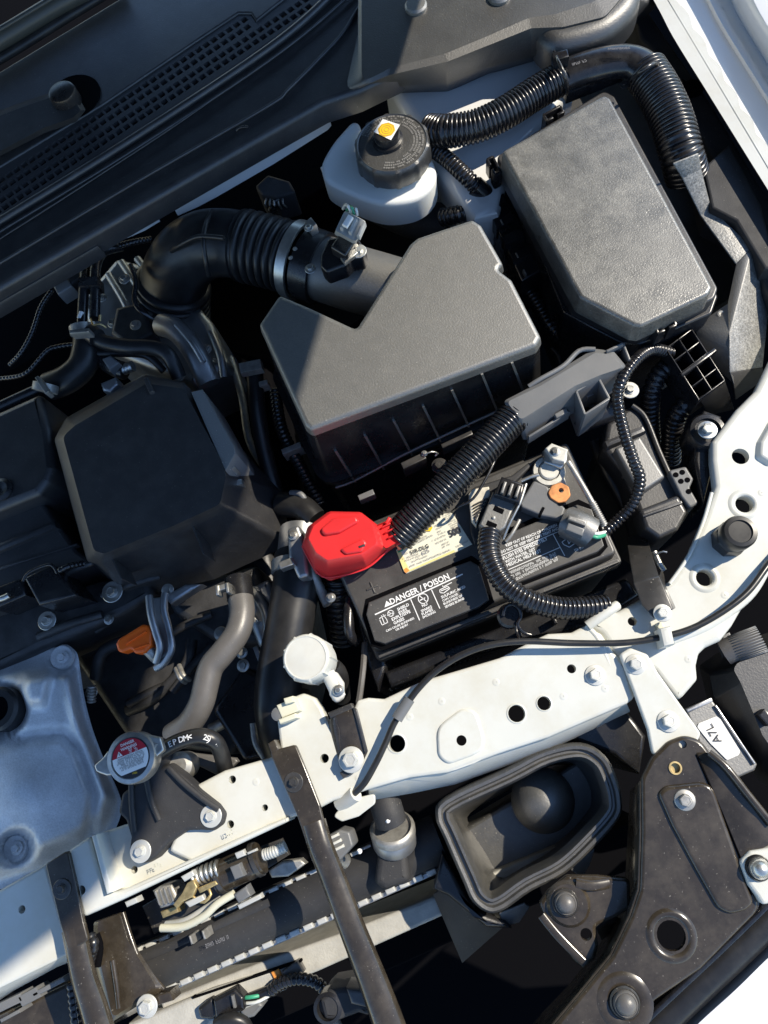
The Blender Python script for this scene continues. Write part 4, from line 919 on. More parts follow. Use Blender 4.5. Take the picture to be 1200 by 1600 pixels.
solid('upper_clip', [(772, 772), (784, 744), (820, 756), (812, 786)], .014, -.01, 'black_plastic', cb, bev=.002)
for i in range(3): bar('clip_bar', (784 + i * 11, 770 + i * 3), (790 + i * 11, 752 + i * 3), 5, .013, .018, 'tex_plastic', cb)
tube('edge_rod', [(822, 756, .006), (812, 786, .006), (796, 818, .003), (786, 842, -.004)], 2.4, 'zinc', cb, sides=8)
tube('edge_rod', [(812, 812, -.01), (800, 834, -.01), (790, 846, -.012)], 3, 'dull_zinc', cb, sides=8)
# conduit over the battery
o = tube('ground_lead_conduit', [(766, 832, .0), (764, 858, .006), (772, 886, .008), (792, 916, .008), (826, 938, .008), (872, 950, .004), (912, 950, .0), (950, 946, -.004)], 18, 'conduit', None, sides=24, corr=.004, amp=.12); tag(o, 'corrugated ground lead conduit curving over the front of the battery', 'conduit')
lc = thing('loop_clip', 'round black loop clip at the front edge of the battery', 'clip', (795, 965, -.01))
tube('loop', [(786, 962, .0), (790, 948, .002), (802, 944, .002), (812, 952, .002), (814, 964, .0), (808, 976, 0), (818, 988, -.004), (830, 992, -.006)], 3, 'black_plastic', lc, sides=8)
lathe('button', [(.011, -.01), (.011, .0), (.009, .002), (.001, .002)], P(796, 962, -.004), 'black_plastic', lc)
tube('tail', [(806, 978, .0), (808, 990, .0), (812, 1000, .004)], 2.5, 'black_plastic', lc, sides=8)
# battery tray
tr = thing('battery_tray', 'black plastic battery tray under the front of the battery', 'tray', (780, 1000, -.1))
solid('front_wall', [(600, 1050), (980, 902), (1000, 930), (930, 975), (830, 1000), (690, 1040), (640, 1064), (610, 1075)], -.06, -.2, 'black_plastic', tr, bev=.004)
solid('left_wall', [(546, 920), (560, 912), (604, 1040), (590, 1080), (575, 1040)], -.06, -.2, 'black_plastic', tr, bev=.004)
for i in range(5): bar('rib', (700 + i * 55, 1024 - i * 20), (704 + i * 55, 1034 - i * 20), 5, -.07, -.045, 'black_plastic', tr)
tube('strap', [(570, 1005, -.04), (568, 1040, -.03), (564, 1075, -.02), (560, 1102, -.006)], 5, 'grey_hose', tr, sides=6)
# hold-down bracket at the right front
hb = thing('hold_down_bracket', 'black folded steel hold-down bracket bolted to the beam near the battery corner', 'bracket', (1015, 920, -.01))
facet('plate', [(990, 912, .004), (1030, 900, .004), (1052, 952, .008), (1022, 966, .008), (1003, 945, .006), (978, 840, -.05), (1008, 830, -.05), (1056, 950, -.004), (1035, 890, -.02)], [(0, 4, 3, 2, 1), (5, 0, 1, 6), (1, 2, 7, 8)], 'dark_steel', hb)
tube('pin', [(1022, 862, -.03), (1030, 880, -.03), (1038, 892, -.03)], 5, 'zinc', hb, sides=10)
tube('spring_wire', [(1024, 866, -.026), (1034, 862, -.024), (1042, 863, -.024)], 1.5, 'zinc', hb, sides=6)
# hood release cable
hr = thing('hood_release_cable', 'black hood release cable lying along the white beam', 'cable', (850, 1005, .0))
tube('cable', [(1215, 862, .0), (1196, 888, .004), (1168, 925, .008), (1130, 955, .01), (1085, 980, .01), (1040, 994, .01), (980, 1004, .01), (900, 1005, .012), (820, 1002, .016), (765, 1008, .018), (720, 1024, .016), (682, 1048, .014), (652, 1078, .012), (632, 1106, .011), (616, 1130, .011), (602, 1162, .012), (586, 1195, .012), (566, 1228, .006), (538, 1252, -.006)], 5.1, 'rubber', hr, sides=14)
tube('ferrule', [(640, 1092, .012), (626, 1114, .011), (620, 1124, .011)], 9, 'grey_plastic', hr, sides=14)
tube('end_fitting', [(556, 1240, .0), (546, 1247, -.004), (530, 1256, -.01)], 12, 'white_plastic', hr, sides=14)
c_ = bar('cable_clip', (1034, 996), (1052, 992), 30, -.002, .02, 'white_plastic', hr, bev=.003)
bar('clip_foot', (1030, 972), (1036, 986), 10, -.003, .003, 'beige_plastic', c_)
# ================================================================== washer filler
wf = thing('washer_filler', 'round white filler cap with bumpy rim above the black hose', 'filler cap', (488, 1027, -.02))
c0 = P(492, 1034, -.012); r0 = rp(38, 488, 1027, .03)
cp = lathe('cap', [(r0 * .98, .0), (r0, .004), (r0, .034), (r0 * .96, .0385), (r0 * .9, .040), (r0 * .86, .0402), (r0 * .84, .0396), (r0 * .4, .0400), (.001, .0403)], c0, 'white_plastic', wf, seg=180, wob=lambda a, r, z: 1 + (.05 * max(0, math.cos(a * 4.5)) ** 80 + .05 * max(0, math.cos(a * 4.5 + math.pi)) ** 80 if r > r0 * .9 and z < .039 else 0))
tube('strap', [(512, 1052, .006), (522, 1072, .006), (530, 1090, .004)], 11, 'white_plastic', wf, sides=12, flat=.5)
solid('strap_plate', [(508, 1052), (524, 1048), (536, 1066), (536, 1090), (524, 1100), (514, 1086)], .008, .0, 'white_plastic', wf, bev=.003, round_=.004)
bolt(wf, 529, 1079, .008, 9, 'zinc', 'stud')
tube('pipe', [(520, 1042, -.02), (530, 1055, -.03), (534, 1090, -.06)], 14, 'rubber', wf)
fbk = thing('filler_bracket', 'dark folded steel bracket bolted to the beam below the white cap', 'bracket', (545, 1150, .01))
facet('plate', [(522, 1118, .012), (551, 1105, .012), (574, 1176, .006), (562, 1200, .006), (540, 1204, .004), (533, 1180, .004), (530, 1140, .008)], [(0, 6, 5, 4, 3, 2, 1)], 'bracket_steel', fbk)
facet('flange', [(522, 1118, .012), (530, 1140, .008), (533, 1180, .004), (540, 1204, .004), (528, 1204, -.004), (518, 1176, -.002), (512, 1126, .0)], [(0, 6, 5, 4, 3, 2, 1)], 'bracket_steel', fbk)
facet('side_lip', [(551, 1105, .014), (558, 1108, .014), (575, 1175, .008), (570, 1178, .008)], [(0, 3, 2, 1)], 'dark_steel', fbk)
bar('hook', (514, 1118), (550, 1103), 10, -.004, .012, 'dark_steel', fbk)
bar('lower_tab', (533, 1212), (548, 1204), 11, .002, .006, 'dark_steel', fbk)
bolt(fbk, 549, 1187, .008, 20, 'white_washer')
bc = thing('harness_clip', 'beige plastic harness clip pushed into the beam next to the white cap', 'clip', (448, 1112, .0))
mb = MB(); box_mb(mb, (436, 1112), (464, 1100), 22, .0, .012); box_mb(mb, (436, 1128), (462, 1118), 8, .0, .014); box_mb(mb, (444, 1096), (458, 1092), 10, .0, .017); mb.build('body', 'beige_plastic', bc)
lathe('eye', [(.006, 0), (.006, .006), (.003, .007), (.001, .007)], P(437, 1116, .004), 'grey_plastic', bc, seg=16)
# ================================================================== radiator hose + housing
rh = thing('upper_radiator_hose', 'fat black upper radiator hose passing behind the white filler cap', 'hose', (450, 980, -.06))
tube('hose', [(466, 868, -.05), (464, 905, -.045), (458, 945, -.045), (450, 990, -.045), (440, 1040, -.045), (434, 1090, -.045), (438, 1130, -.05), (452, 1180, -.06)], 37, 'rubber', rh, sides=30)
cl = tube('hose_clamp', [(464, 878, -.045), (464, 896, -.044)], 40, 'dull_zinc', rh, sides=30)
bar('clamp_screw', (436, 884), (458, 876), 12, -.012, .0, 'zinc', cl)
th = thing('thermostat_housing', 'cast aluminium thermostat housing beneath the hose clamp', 'housing', (465, 850, -.06))
tube('spout', [(470, 830, -.06), (466, 870, -.052)], 33, 'alu', th, sides=24)
solid('ear', [(448, 826), (466, 818), (478, 850), (482, 900), (466, 905), (450, 870)], -.01, -.04, 'alu', th, bev=.004, round_=.004)
tube('link', [(480, 880, -.03), (500, 920, -.04), (512, 945, -.04)], 8, 'dull_zinc', th, sides=12)
bolt(th, 517, 934, -.03, 8, 'zinc', 'stud'); bolt(th, 458, 836, -.008, 8, 'zinc')
sh = thing('ribbed_side_duct', 'black vertically ribbed plastic tube between battery and radiator hose', 'tube', (530, 950, -.08))
tube('tube', [(528, 905, -.05), (530, 940, -.06), (538, 1000, -.09)], 22, 'black_plastic', sh, sides=20, corr=.006)
tube('pipe', [(548, 935, -.035), (545, 960, -.03), (546, 990, -.03), (556, 1002, -.04)], 9, 'black_plastic', sh)
# small things behind: cylinder next to the box
mt = thing('mount_bush', 'round black rubber bush between engine cover and air box', 'bush', (465, 800, -.05))
tube('bush', [(440, 788, -.06), (470, 792, -.05), (492, 812, -.05)], 20, 'rubber', mt); tube('ring', [(455, 770, -.045), (470, 772, -.04), (478, 786, -.045)], 5, 'grey_plastic', mt, sides=10)
# ================================================================== engine
eb = thing('engine_block', 'dark cast engine with bolts in the shade, left of the radiator hose', 'engine', (200, 1000, -.2))
solid('head', [(-60, 880), (60, 840), (200, 900), (420, 850), (450, 1000), (420, 1120), (360, 1180), (200, 1160), (100, 1010), (-60, 1060)], -.14, -.4, 'engine_metal', eb, bev=.01, round_=.01)
solid('valve_cover', [(-40, 970), (30, 940), (160, 905), (225, 895), (240, 930), (190, 960), (110, 995), (60, 1015), (-40, 1060)], -.06, -.2, 'engine_metal', eb, bev=.008, round_=.006)
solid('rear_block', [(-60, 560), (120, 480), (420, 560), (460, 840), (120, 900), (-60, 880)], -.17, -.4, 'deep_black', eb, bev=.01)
solid('chain_case', [(240, 905), (330, 900), (400, 880), (425, 940), (410, 1010), (330, 1000), (270, 960)], -.09, -.3, 'engine_metal', eb, bev=.01, round_=.01)
solid('pulley_guard', [(330, 1110), (380, 1040), (420, 1060), (430, 1180), (380, 1190)], -.1, -.3, 'black_plastic', eb, bev=.006, round_=.008)
for i, (x0, y0, x1, y1, z) in enumerate(((160, 930, 250, 900, -.055), (60, 995, 160, 960, -.055), (150, 985, 240, 930, -.08), (250, 1000, 330, 960, -.085), (270, 1080, 330, 1010, -.12), (200, 1100, 290, 1060, -.13))):
    tube('casting_rib', [(x0, y0, z), ((x0 + x1) / 2, (y0 + y1) / 2 - 3, z + .004), (x1, y1, z)], 7, 'engine_metal', eb, sides=10)
for x, y, z, r in ((74, 970, -.05, 15), (176, 925, -.045, 17), (170, 968, -.055, 8), (262, 922, -.05, 10), (345, 990, -.08, 11), (143, 1082, -.09, 10), (378, 1020, -.075, 9), (380, 1040, -.08, 10)): bolt(eb, x, y, z, r, 'zinc', 'washer' if r > 14 else 'flange')
for i, (pts, r_) in enumerate((([(275, 1045, -.08), (282, 1060, -.07), (290, 1066, -.08)], 4), ([(280, 1040, -.08), (287, 1056, -.07), (296, 1062, -.08)], 4), ([(200, 1000, -.1), (160, 1020, -.1), (150, 1060, -.11)], 10), ([(300, 1000, -.12), (290, 1040, -.12), (240, 1090, -.13), (200, 1110, -.14)], 9), ([(396, 1130, -.08), (400, 1160, -.08), (414, 1184, -.08)], 6))):
    tube('pipe', [p for p in pts], r_, 'dull_zinc' if r_ < 5 or r_ == 6 else 'engine_metal', eb, sides=12)
# left coil cover in the shade
cc_ = thing('coil_cover', 'smooth black ignition coil cover at the left edge, in shade', 'engine cover', (30, 720, -.03))
solid('cover', [(-60, 668), (0, 640), (62, 612), (76, 668), (84, 730), (76, 752), (60, 772), (0, 796), (-60, 820)], -.01, -.12, 'cover_plastic', cc_, bev=.008, round_=.006)
solid('lower_cover', [(-60, 830), (0, 806), (62, 778), (120, 860), (150, 880), (90, 905), (0, 950), (-60, 970)], -.035, -.14, 'cover_plastic', cc_, bev=.004, round_=.004)
bar('slot_ridge', (-20, 862), (86, 818), 14, -.04, -.028, 'cover_plastic', cc_, bev=.004)
bar('slot_ridge', (-20, 894), (120, 850), 4, -.04, -.032, 'cover_plastic', cc_)
lathe('plug', [(.012, 0), (.012, .003), (.008, .005), (.001, .003)], P(4, 766, -.01), 'black_plastic', cc_)
ic = thing('coil_connector', 'black clip connector with lever on the coil cover, left edge', 'connector', (70, 905, -.02))
solid('body', [(36, 902), (80, 882), (120, 930), (60, 946)], -.016, -.06, 'black_plastic', ic, bev=.003)
solid('plug', [(-20, 922), (34, 902), (40, 930), (-10, 952)], -.02, -.06, 'black_plastic', ic, bev=.003)
tube('lever', [(36, 908, -.012), (46, 894, -.01), (78, 882, -.01), (90, 896, -.012)], 2.5, 'black_plastic', ic, sides=8)
tube('lead', [(84, 898, -.02), (104, 886, -.018), (130, 880, -.03)], 5, 'conduit', ic, sides=12, corr=.004); tube('lead', [(-20, 940, -.016), (4, 935, -.014), (14, 930, -.014)], 5, 'zinc', ic, sides=10)
# ================================================================== engine cover (throttle side)
ec = thing('engine_cover', 'boxy black engine cover in shade with one sunlit lower right face', 'engine cover', (250, 760, -.05))
loft('shell', [([(84, 690), (100, 655), (226, 584), (288, 597), (368, 690), (440, 770), (456, 850), (335, 905), (205, 936), (136, 880)], -.075),
               ([(85, 686), (104, 654), (226, 586), (288, 598), (352, 690), (372, 745), (362, 798), (270, 838), (160, 882), (137, 876)], .0),
               ([(88, 684), (110, 660), (228, 592), (288, 602), (348, 718), (356, 745), (347, 793), (270, 828), (160, 872), (142, 868)], .022),
               ([(98, 682), (117, 665), (229, 599), (286, 607), (346, 720), (353, 744), (344, 788), (270, 822), (163, 865), (147, 861)], .031)], 'cover_plastic', ec, round_=.009, n=6, ang=45)
solid('heat_pad', [(298, 612), (316, 608), (366, 698), (368, 708), (352, 736)], .030, -.04, 'pad', ec, bev=.001)
mb = MB(); box_mb(mb, (352, 738), (366, 728), 4, .0, .02); box_mb(mb, (362, 755), (378, 752), 9, -.02, .0); mb.build('edge_clip', 'zinc', ec)
bar('rear_tab', (226, 590), (236, 612), 7, .02, .036, 'cover_plastic', ec)
for a, b in (((170, 862), (190, 905)), ((300, 820), (318, 866))): bar('corner_notch', a, b, 2, -.03, .004, 'cover_plastic', ec)
# ---- shaded hoses behind the cover
ph = thing('vacuum_hose', 'matt black bent rubber hose with two spring clamps, left in the shade', 'hose', (115, 560, -.03))
tube('hose', [(137, 520, -.01), (136, 545, -.01), (128, 572, -.012), (106, 592, -.015), (78, 604, -.02)], 22, 'rubber', ph, sides=24)
for (x, y, dx, dy) in ((130, 516, 22, -2), (68, 606, 12, 18)):
    c_ = tube('spring_clamp', [(x - dx * .1 + dy * .3, y - 6 + abs(dx) * .0, .0), (x + dy * .1, y + 6, -.002)], 19, 'dull_zinc', ph, sides=20)
    bar('clamp_tab', (x - dx, y - dy), (x + dx * .4, y + dy * .4), 6, .012, .024, 'zinc', c_)
tube('stub', [(66, 606, -.02), (30, 622, -.02), (-30, 650, -.022)], 9, 'black_plastic', ph)
th2 = thing('throttle_hose', 'slim shiny black hose curving right towards the engine cover, in shade', 'hose', (220, 545, -.02))
tube('hose', [(150, 528, .0), (166, 536, .0), (200, 542, .0), (240, 544, -.002), (264, 556, -.006), (280, 590, -.02)], 12, 'rubber', th2, sides=18)
tube('wire_clamp', [(142, 498, .006), (146, 508, .012), (156, 506, .014), (166, 512, .008)], 1.6, 'brass', th2, sides=8); tube('wire_clamp', [(156, 502, .01), (157, 492, .012)], 2, 'brass', th2, sides=8)
tube('fitting', [(140, 520, .004), (152, 528, .004)], 15, 'black_plastic', th2)
tube('branch', [(152, 552, -.01), (190, 552, -.014), (230, 556, -.02), (256, 580, -.03)], 6, 'rubber', th2, sides=12)
pl = thing('breather_pipe', 'thin black double pipe rising to the cowl beside the vacuum hose', 'pipe', (140, 440, -.02))
tube('pipe', [(128, 510, .0), (130, 470, .0), (132, 440, -.002), (134, 410, -.01)], 8, 'black_plastic', pl, sides=14); tube('pipe', [(148, 498, .0), (149, 450, .0), (149, 420, -.002), (160, 394, -.01), (190, 384, -.02)], 8, 'black_plastic', pl, sides=14)
bar('bracket', (122, 440), (152, 438), 15, -.008, .008, 'black_plastic', pl); tube('plug', [(124, 498, .004), (128, 488, .004)], 4, 'label_white', pl, sides=8)
for nm, lab, pts, r_, c in (('wiring_lead', 'thin ribbed lead from the small connector under the cowl edge', [(82, 452, -.01), (64, 480, -.012), (50, 520, -.016), (34, 550, -.02), (16, 570, -.03)], 4, .004),
                            ('wiring_lead', 'thin taped lead running left of the vacuum hose', [(118, 538, -.02), (90, 542, -.02), (72, 550, -.02), (40, 584, -.03), (0, 592, -.04)], 4, .005),
                            ('wiring_lead', 'thin shaded lead curving down right of the breather pipe', [(204, 414, -.02), (212, 440, -.02), (210, 470, -.02), (220, 486, -.02), (240, 500, -.03)], 4, None),
                            ('wiring_lead', 'short corrugated lead just below the narrow white firewall strip', [(186, 384, -.01), (210, 378, -.01), (236, 374, -.02)], 5, .004),
                            ('wiring_lead', 'loose bundle of thin wires below the brake reservoir wing', [(440, 300, -.02), (430, 316, -.02), (425, 330, -.03)], 7, .004)):
    o = tube(nm, pts, r_, 'conduit', None, sides=12, corr=c); tag(o, lab, 'wire', 'thin leads under the cowl')
sk = thing('lead_connector', 'small blue grey connector under the cowl edge at the upper left', 'connector', (100, 440, -.01))
solid('shell', [(82, 446), (104, 434), (112, 446), (90, 460)], .0, -.02, 'grey_plastic', sk, bev=.002); solid('shroud', [(104, 432), (124, 418), (132, 426), (110, 444)], -.002, -.02, 'matt_plastic', sk, bev=.002); solid('hood_piece', [(108, 406), (124, 396), (130, 412), (116, 420)], .0, -.02, 'grey_plastic', sk, bev=.002)
s2 = thing('firewall_connector', 'dim black multi pin connector in the shade above the intake hose', 'connector', (425, 290, -.02))
solid('shell', [(398, 290), (418, 272), (452, 282), (462, 300), (430, 308), (408, 304)], -.012, -.05, 'matt_plastic', s2, bev=.003, round_=.004)
for i in range(5): tube('wire', [(418 + i * 6, 306, -.02), (414 + i * 7, 318, -.016), (416 + i * 8, 328 - abs(i - 2) * 2, -.03)], 1.6, 'dull_zinc', s2, sides=6)
vs = thing('purge_valve', 'small black purge valve with steel ends behind the engine cover', 'valve', (180, 575, -.02))
tube('body', [(162, 562, -.02), (178, 574, -.018), (196, 580, -.018)], 14, 'black_plastic', vs); tube('nipple', [(192, 578, -.016), (208, 572, -.014)], 9, 'zinc', vs, sides=14, corr=.004)
solid('saddle', [(156, 598), (180, 588), (184, 600), (172, 612), (160, 610)], -.012, -.03, 'alu', vs, bev=.003); solid('top', [(158, 560), (172, 554), (186, 566), (170, 578)], .0, -.02, 'grey_plastic', vs, bev=.003)
tb = thing('throttle_unit', 'dim bare aluminium throttle body beside the shaded intake hose', 'throttle body', (300, 540, -.04))
tube('barrel', [(254, 508, -.03), (278, 518, -.02), (305, 552, -.02), (328, 600, -.03)], 18, 'alu', tb, sides=18)
tube('rib', [(276, 508, -.002), (300, 536, .0), (318, 566, -.004)], 5, 'alu', tb, sides=10); solid('mount', [(180, 480), (220, 470), (240, 520), (200, 540), (172, 520)], -.05, -.1, 'engine_metal', tb, bev=.005)
for x, y in ((212, 508), (195, 436), (322, 546), (280, 588)): bolt(tb, x, y, -.04, 9, 'dull_zinc')
bk = bar('cable_bracket', (374, 575), (408, 568), 16, -.03, -.02, 'dull_zinc'); tag(bk, 'small grey metal cable bracket in the gap left of the air box', 'bracket')
# ================================================================== dipstick
ds = thing('dipstick', 'orange T shaped oil dipstick handle beside a steel pipe bracket', 'dipstick', (210, 1000, -.04))
solid('handle', [(180, 1006), (184, 998), (222, 975), (231, 976), (237, 987), (236, 1008), (226, 1020), (210, 1021), (204, 1014), (190, 1020), (183, 1017)], -.028, -.042, 'orange_plastic', ds, bev=.003, round_=.003)
bar('grip_ridge', (196, 1006), (228, 986), 3, -.029, -.026, 'orange_plastic', ds); bar('grip_ridge', (208, 1014), (232, 1006), 3, -.029, -.026, 'orange_plastic', ds)
tube('collar', [(228, 1012, -.036), (240, 1024, -.04), (248, 1032, -.05)], 9, 'dull_zinc', ds, sides=14)
pb = thing('pipe_bracket', 'curved bare steel bracket hooked behind the orange dipstick', 'bracket', (250, 980, -.05))
tube('rail', [(233, 932, -.035), (236, 960, -.03), (244, 990, -.03), (250, 1012, -.032), (244, 1034, -.04)], 6, 'alu', pb, sides=12); tube('rail', [(258, 928, -.04), (256, 952, -.036), (264, 985, -.036), (268, 1014, -.036), (256, 1036, -.042), (244, 1044, -.046)], 6, 'alu', pb, sides=12)
solid('web', [(234, 934), (257, 932), (256, 958), (266, 995), (264, 1022), (248, 1032), (246, 1000), (240, 962)], -.040, -.05, 'alu', pb, bev=.002)
solid('foot', [(254, 932), (290, 912), (316, 912), (300, 922), (266, 944)], -.045, -.06, 'alu', pb, bev=.003)
# grey hose
gh = thing('heater_hose', 'grey rubber coolant hose bending down to the radiator cap', 'hose', (330, 1040, -.05))
tube('hose', [(376, 935, -.04), (378, 960, -.036), (370, 990, -.032), (348, 1020, -.03), (330, 1042, -.03), (322, 1070, -.03), (314, 1100, -.032), (296, 1130, -.04), (270, 1150, -.05)], 20, 'grey_hose', gh, sides=26)
tube('collar', [(372, 905, -.045), (376, 936, -.04)], 21, 'black_plastic', gh, sides=24)
c_ = bar('clamp', (338, 920), (358, 914), 9, -.03, -.02, 'zinc', gh); bar('clamp_tab', (340, 930), (338, 914), 5, -.03, -.018, 'zinc', gh); bar('clamp_tab', (356, 926), (354, 910), 5, -.03, -.018, 'zinc', gh)
# ================================================================== heat shield
hsd = thing('heat_shield', 'pale silver blue embossed exhaust heat shield at the left edge', 'heat shield', (70, 1200, -.1))
hso = [(-90, 1060), (-30, 1036), (20, 1022), (70, 1014), (104, 1010), (120, 1020), (125, 1045), (132, 1090), (145, 1140), (166, 1195), (186, 1240), (190, 1268), (172, 1308), (130, 1340), (80, 1362), (30, 1380), (-40, 1400), (-100, 1400), (-110, 1230)]
def shield_z(x, y, e):
    z = -.075 + .026 * sstep(.04, .30, e)                                     # flange, then the body rises
    z += .016 * sstep(26, 10, max(abs((x - 54) * .92 + (y - 1080) * .2), abs((y - 1078) * .8)))   # box shaped bulge
    z -= .008 * sstep(16, 0, segd(x, y, [(-90, 1172), (0, 1158), (50, 1150), (100, 1146), (122, 1170), (148, 1240), (140, 1300)]))
    z += .012 * math.exp(-((x - 30) ** 2 / 3600 + (y - 1238) ** 2 / 2800))
    z += .006 * sstep(14, 0, segd(x, y, [(100, 1060), (118, 1120), (150, 1190), (168, 1245)]))
    for bx, by in ((98, 1027), (26, 1325)): k = sstep(34, 18, math.hypot(x - bx, y - by)); z = z * (1 - k) + -.072 * k
    k = sstep(48, 34, math.hypot(x, y - 1108)); z = z * (1 - k) + -.07 * k
    return z
field('shell', hso, shield_z, 'shield', hsd, rings=30, n=5)
for x, y, r in ((98, 1027, 16), (26, 1325, 17)):
    lathe('bolt_pad', [(rp(r * 1.25, x, y, -.066), 0), (rp(r * 1.1, x, y, -.066), .003), (.001, .003)], P(x, y, -.07), 'shield', hsd); bolt(hsd, x, y, -.066, r * .62, 'shield')
lathe('sensor_ring', [(.022, -.02), (.022, .004), (.019, .007), (.013, .007), (.011, -.01)], P(0, 1108, -.05), 'rubber', hsd); lathe('sensor_bore', [(.0125, 0), (.0125, .001), (.001, .001)], P(0, 1108, -.05), 'deep_black', hsd)
sps = thing('return_spring', 'tiny coil spring on a stud right of the heat shield', 'spring', (143, 1085, -.08)); tube('coil', [(143, 1098, -.08), (144, 1072, -.075)], 7, 'dull_zinc', sps, sides=12, corr=.003, amp=.35)
# ================================================================== radiator cap + bracket
rb = thing('radiator_bracket', 'charcoal plastic radiator bracket with two washered bolts on the beam', 'bracket', (270, 1270, .0))
solid('plate', [(214, 1222), (232, 1204), (262, 1194), (284, 1210), (312, 1236), (340, 1258), (350, 1272), (346, 1288), (332, 1298), (312, 1297), (290, 1298), (264, 1316), (242, 1340), (224, 1350), (208, 1344), (201, 1330), (204, 1308), (196, 1282), (184, 1270), (190, 1240)], .008, -.006, 'matt_plastic', rb, bev=.003, round_=.005, taper=.001)
tube('edge_rail', [(264, 1200, .01), (290, 1226, .011), (320, 1250, .011), (342, 1264, .010)], 5, 'matt_plastic', rb, sides=10)
for pts in ([(205, 1226), (206, 1260), (210, 1300)], [(228, 1214), (236, 1250), (249, 1282)]): tube('stiffener', [(x, y, .0095) for x, y in pts], 4.5, 'matt_plastic', rb, sides=10)
bolt(rb, 330, 1275, .008, 17, 'white_washer', 'washer'); bolt(rb, 220, 1330, .008, 17, 'white_washer', 'washer')
rc_ = thing('radiator_cap', 'silver radiator cap with red and white danger sticker', 'radiator cap', (203, 1183, .02))
zc = .04; C0 = P(204, 1184, zc); RR = rp(40, 204, 1184, zc)
cp = lathe('cap', [(RR * .95, -.016), (RR, -.013), (RR, -.002), (RR * .96, 0), (RR * .80, .0008), (RR * .78, .0002), (.001, .0002)], C0, 'zinc', rc_, seg=44)
solid('ear', [(150, 1206), (146, 1196), (160, 1184), (170, 1170), (176, 1210), (166, 1212)], zc - .003, zc - .009, 'zinc', cp, bev=.0015, round_=.003)
solid('ear', [(222, 1146), (250, 1152), (256, 1172), (236, 1190), (226, 1210), (215, 1180)], zc - .003, zc - .009, 'zinc', cp, bev=.0015, round_=.003)
bar('ear_notch', (232, 1160), (244, 1166), 8, zc - .004, zc - .002, 'dull_zinc', cp)
zs = zc + .0006; R1 = RR * .77; ctr = P(204, 1184, zs)
ux_ = (P(240, 1170, zs) - P(168, 1199, zs)).normalized(); uy_ = Vector((-ux_.y, ux_.x, 0))
def seg_(y0, y1, m, nm, lift):
    pts = []; n = 24
    a0, a1 = math.asin(y0), math.asin(y1)
    for i in range(n + 1): a = a0 + (a1 - a0) * i / n; pts.append(ctr + ux_ * math.cos(a) * R1 + uy_ * math.sin(a) * R1)
    for i in range(n + 1): a = a1 + (a0 - a1) * i / n; pts.append(ctr - ux_ * math.cos(a) * R1 + uy_ * math.sin(a) * R1)
    mb = MB(); mb.add([p + Vector((0, 0, lift)) for p in pts], [tuple(range(len(pts)))], True); return mb.build(nm, m, cp)
st = seg_(-1, 1, 'print_black', 'sticker_ring', 0); R1 *= .95
seg_(.22, .999, 'label_red', 'sticker_red', .0004); seg_(-.72, .22, 'label_white', 'sticker_white', .0004)
tx = lambda u, v: pxof(ctr + ux_ * u * R1 + uy_ * v * R1)
mb = MB(); text_mb(mb, 'DANGER', tx(-.36, .72), tx(.42, .72), zs, 1.05, .02, .001); text_mb(mb, 'WARNING', tx(-.42, .5), tx(.5, .5), zs, 1.05, .02, .001)
for u, v in ((-.02, .36), (.3, .36), (.0, .25), (.32, .25)): scrib_mb(mb, tx(u, v), tx(u + .2, v), 4, zs, int(u * 90 + v * 50), .001)
poly_mb(mb, [tx(-.72, .26), tx(-.38, .26), tx(-.55, .54)], zs, .001); mb.build('sticker_lettering', 'print_white', cp)
mb = MB(); line_mb(mb, tx(-.55, .32), tx(-.55, .46), 1.5, zs, .0013)
for i in range(6): scrib_mb(mb, tx(-.8 + .05 * abs(i - 2), .08 - i * .115), tx(.82 - .05 * abs(i - 1), .08 - i * .115), 3.0, zs, 120 + i, .001)
mb.build('sticker_print', 'print_grey', cp)
mb = MB(); scrib_mb(mb, tx(-.15, -.88), tx(.2, -.88), 3, zs, 140, .001); mb.build('sticker_mark', 'yellow', cp)
lathe('neck', [(RR * .8, -.05), (RR * .8, -.014), (RR * .5, -.014)], C0, 'matt_plastic', rc_)
eh = thing('overflow_hose', 'black rubber overflow hose with white lettering arching from the radiator cap', 'hose', (310, 1155, .02))
ehp = [(246, 1178, .012), (268, 1164, .016), (292, 1154, .018), (316, 1150, .018), (336, 1158, .014), (346, 1178, .0), (352, 1202, -.02)]
tube('hose', ehp, 12.5, 'rubber', eh, sides=22)
lp = spline([P(*p) for p in ehp], 20)
def on_hose(t):
    i = max(1, min(len(lp) - 2, int(t * (len(lp) - 1)))); tg = (lp[i + 1] - lp[i - 1]).normalized(); return lp[i] + Vector((0, 0, rp(12.5, *ehp[3]) + .0006)), tg
mb = MB()
def hose_text(s, t0, dt, size):
    for i, ch in enumerate(s):
        if ch == ' ': continue
        p, tg = on_hose(t0 + i * dt); d = Vector((tg.x, tg.y, 0)).normalized(); u = Vector((-d.y, d.x, 0))
        cu = bpy.data.curves.new('t', 'FONT'); cu.body = ch; cu.resolution_u = 2; cu.offset = .02; ob = bpy.data.objects.new('t', cu); me = bpy.data.meshes.new_from_object(ob)
        mb.add([p + d * (v.co.x * size) + u * ((v.co.y - .33) * size) for v in me.vertices], [tuple(f.vertices) for f in me.polygons], True)
        bpy.data.objects.remove(ob); bpy.data.curves.remove(cu); bpy.data.meshes.remove(me)
hose_text('>EPDM<', .12, .052, .0068); hose_text('25)', .55, .036, .0066); hose_text('11', .70, .02, .006); mb.build('hose_lettering', 'print_white', eh)
o = solid('drain_plate', [(288, 1186), (298, 1176), (368, 1184), (372, 1190), (350, 1210), (336, 1210)], -.03, -.036, 'grey_hose'); tag(o, 'grey triangular plate under the overflow hose behind the beam', 'plate')
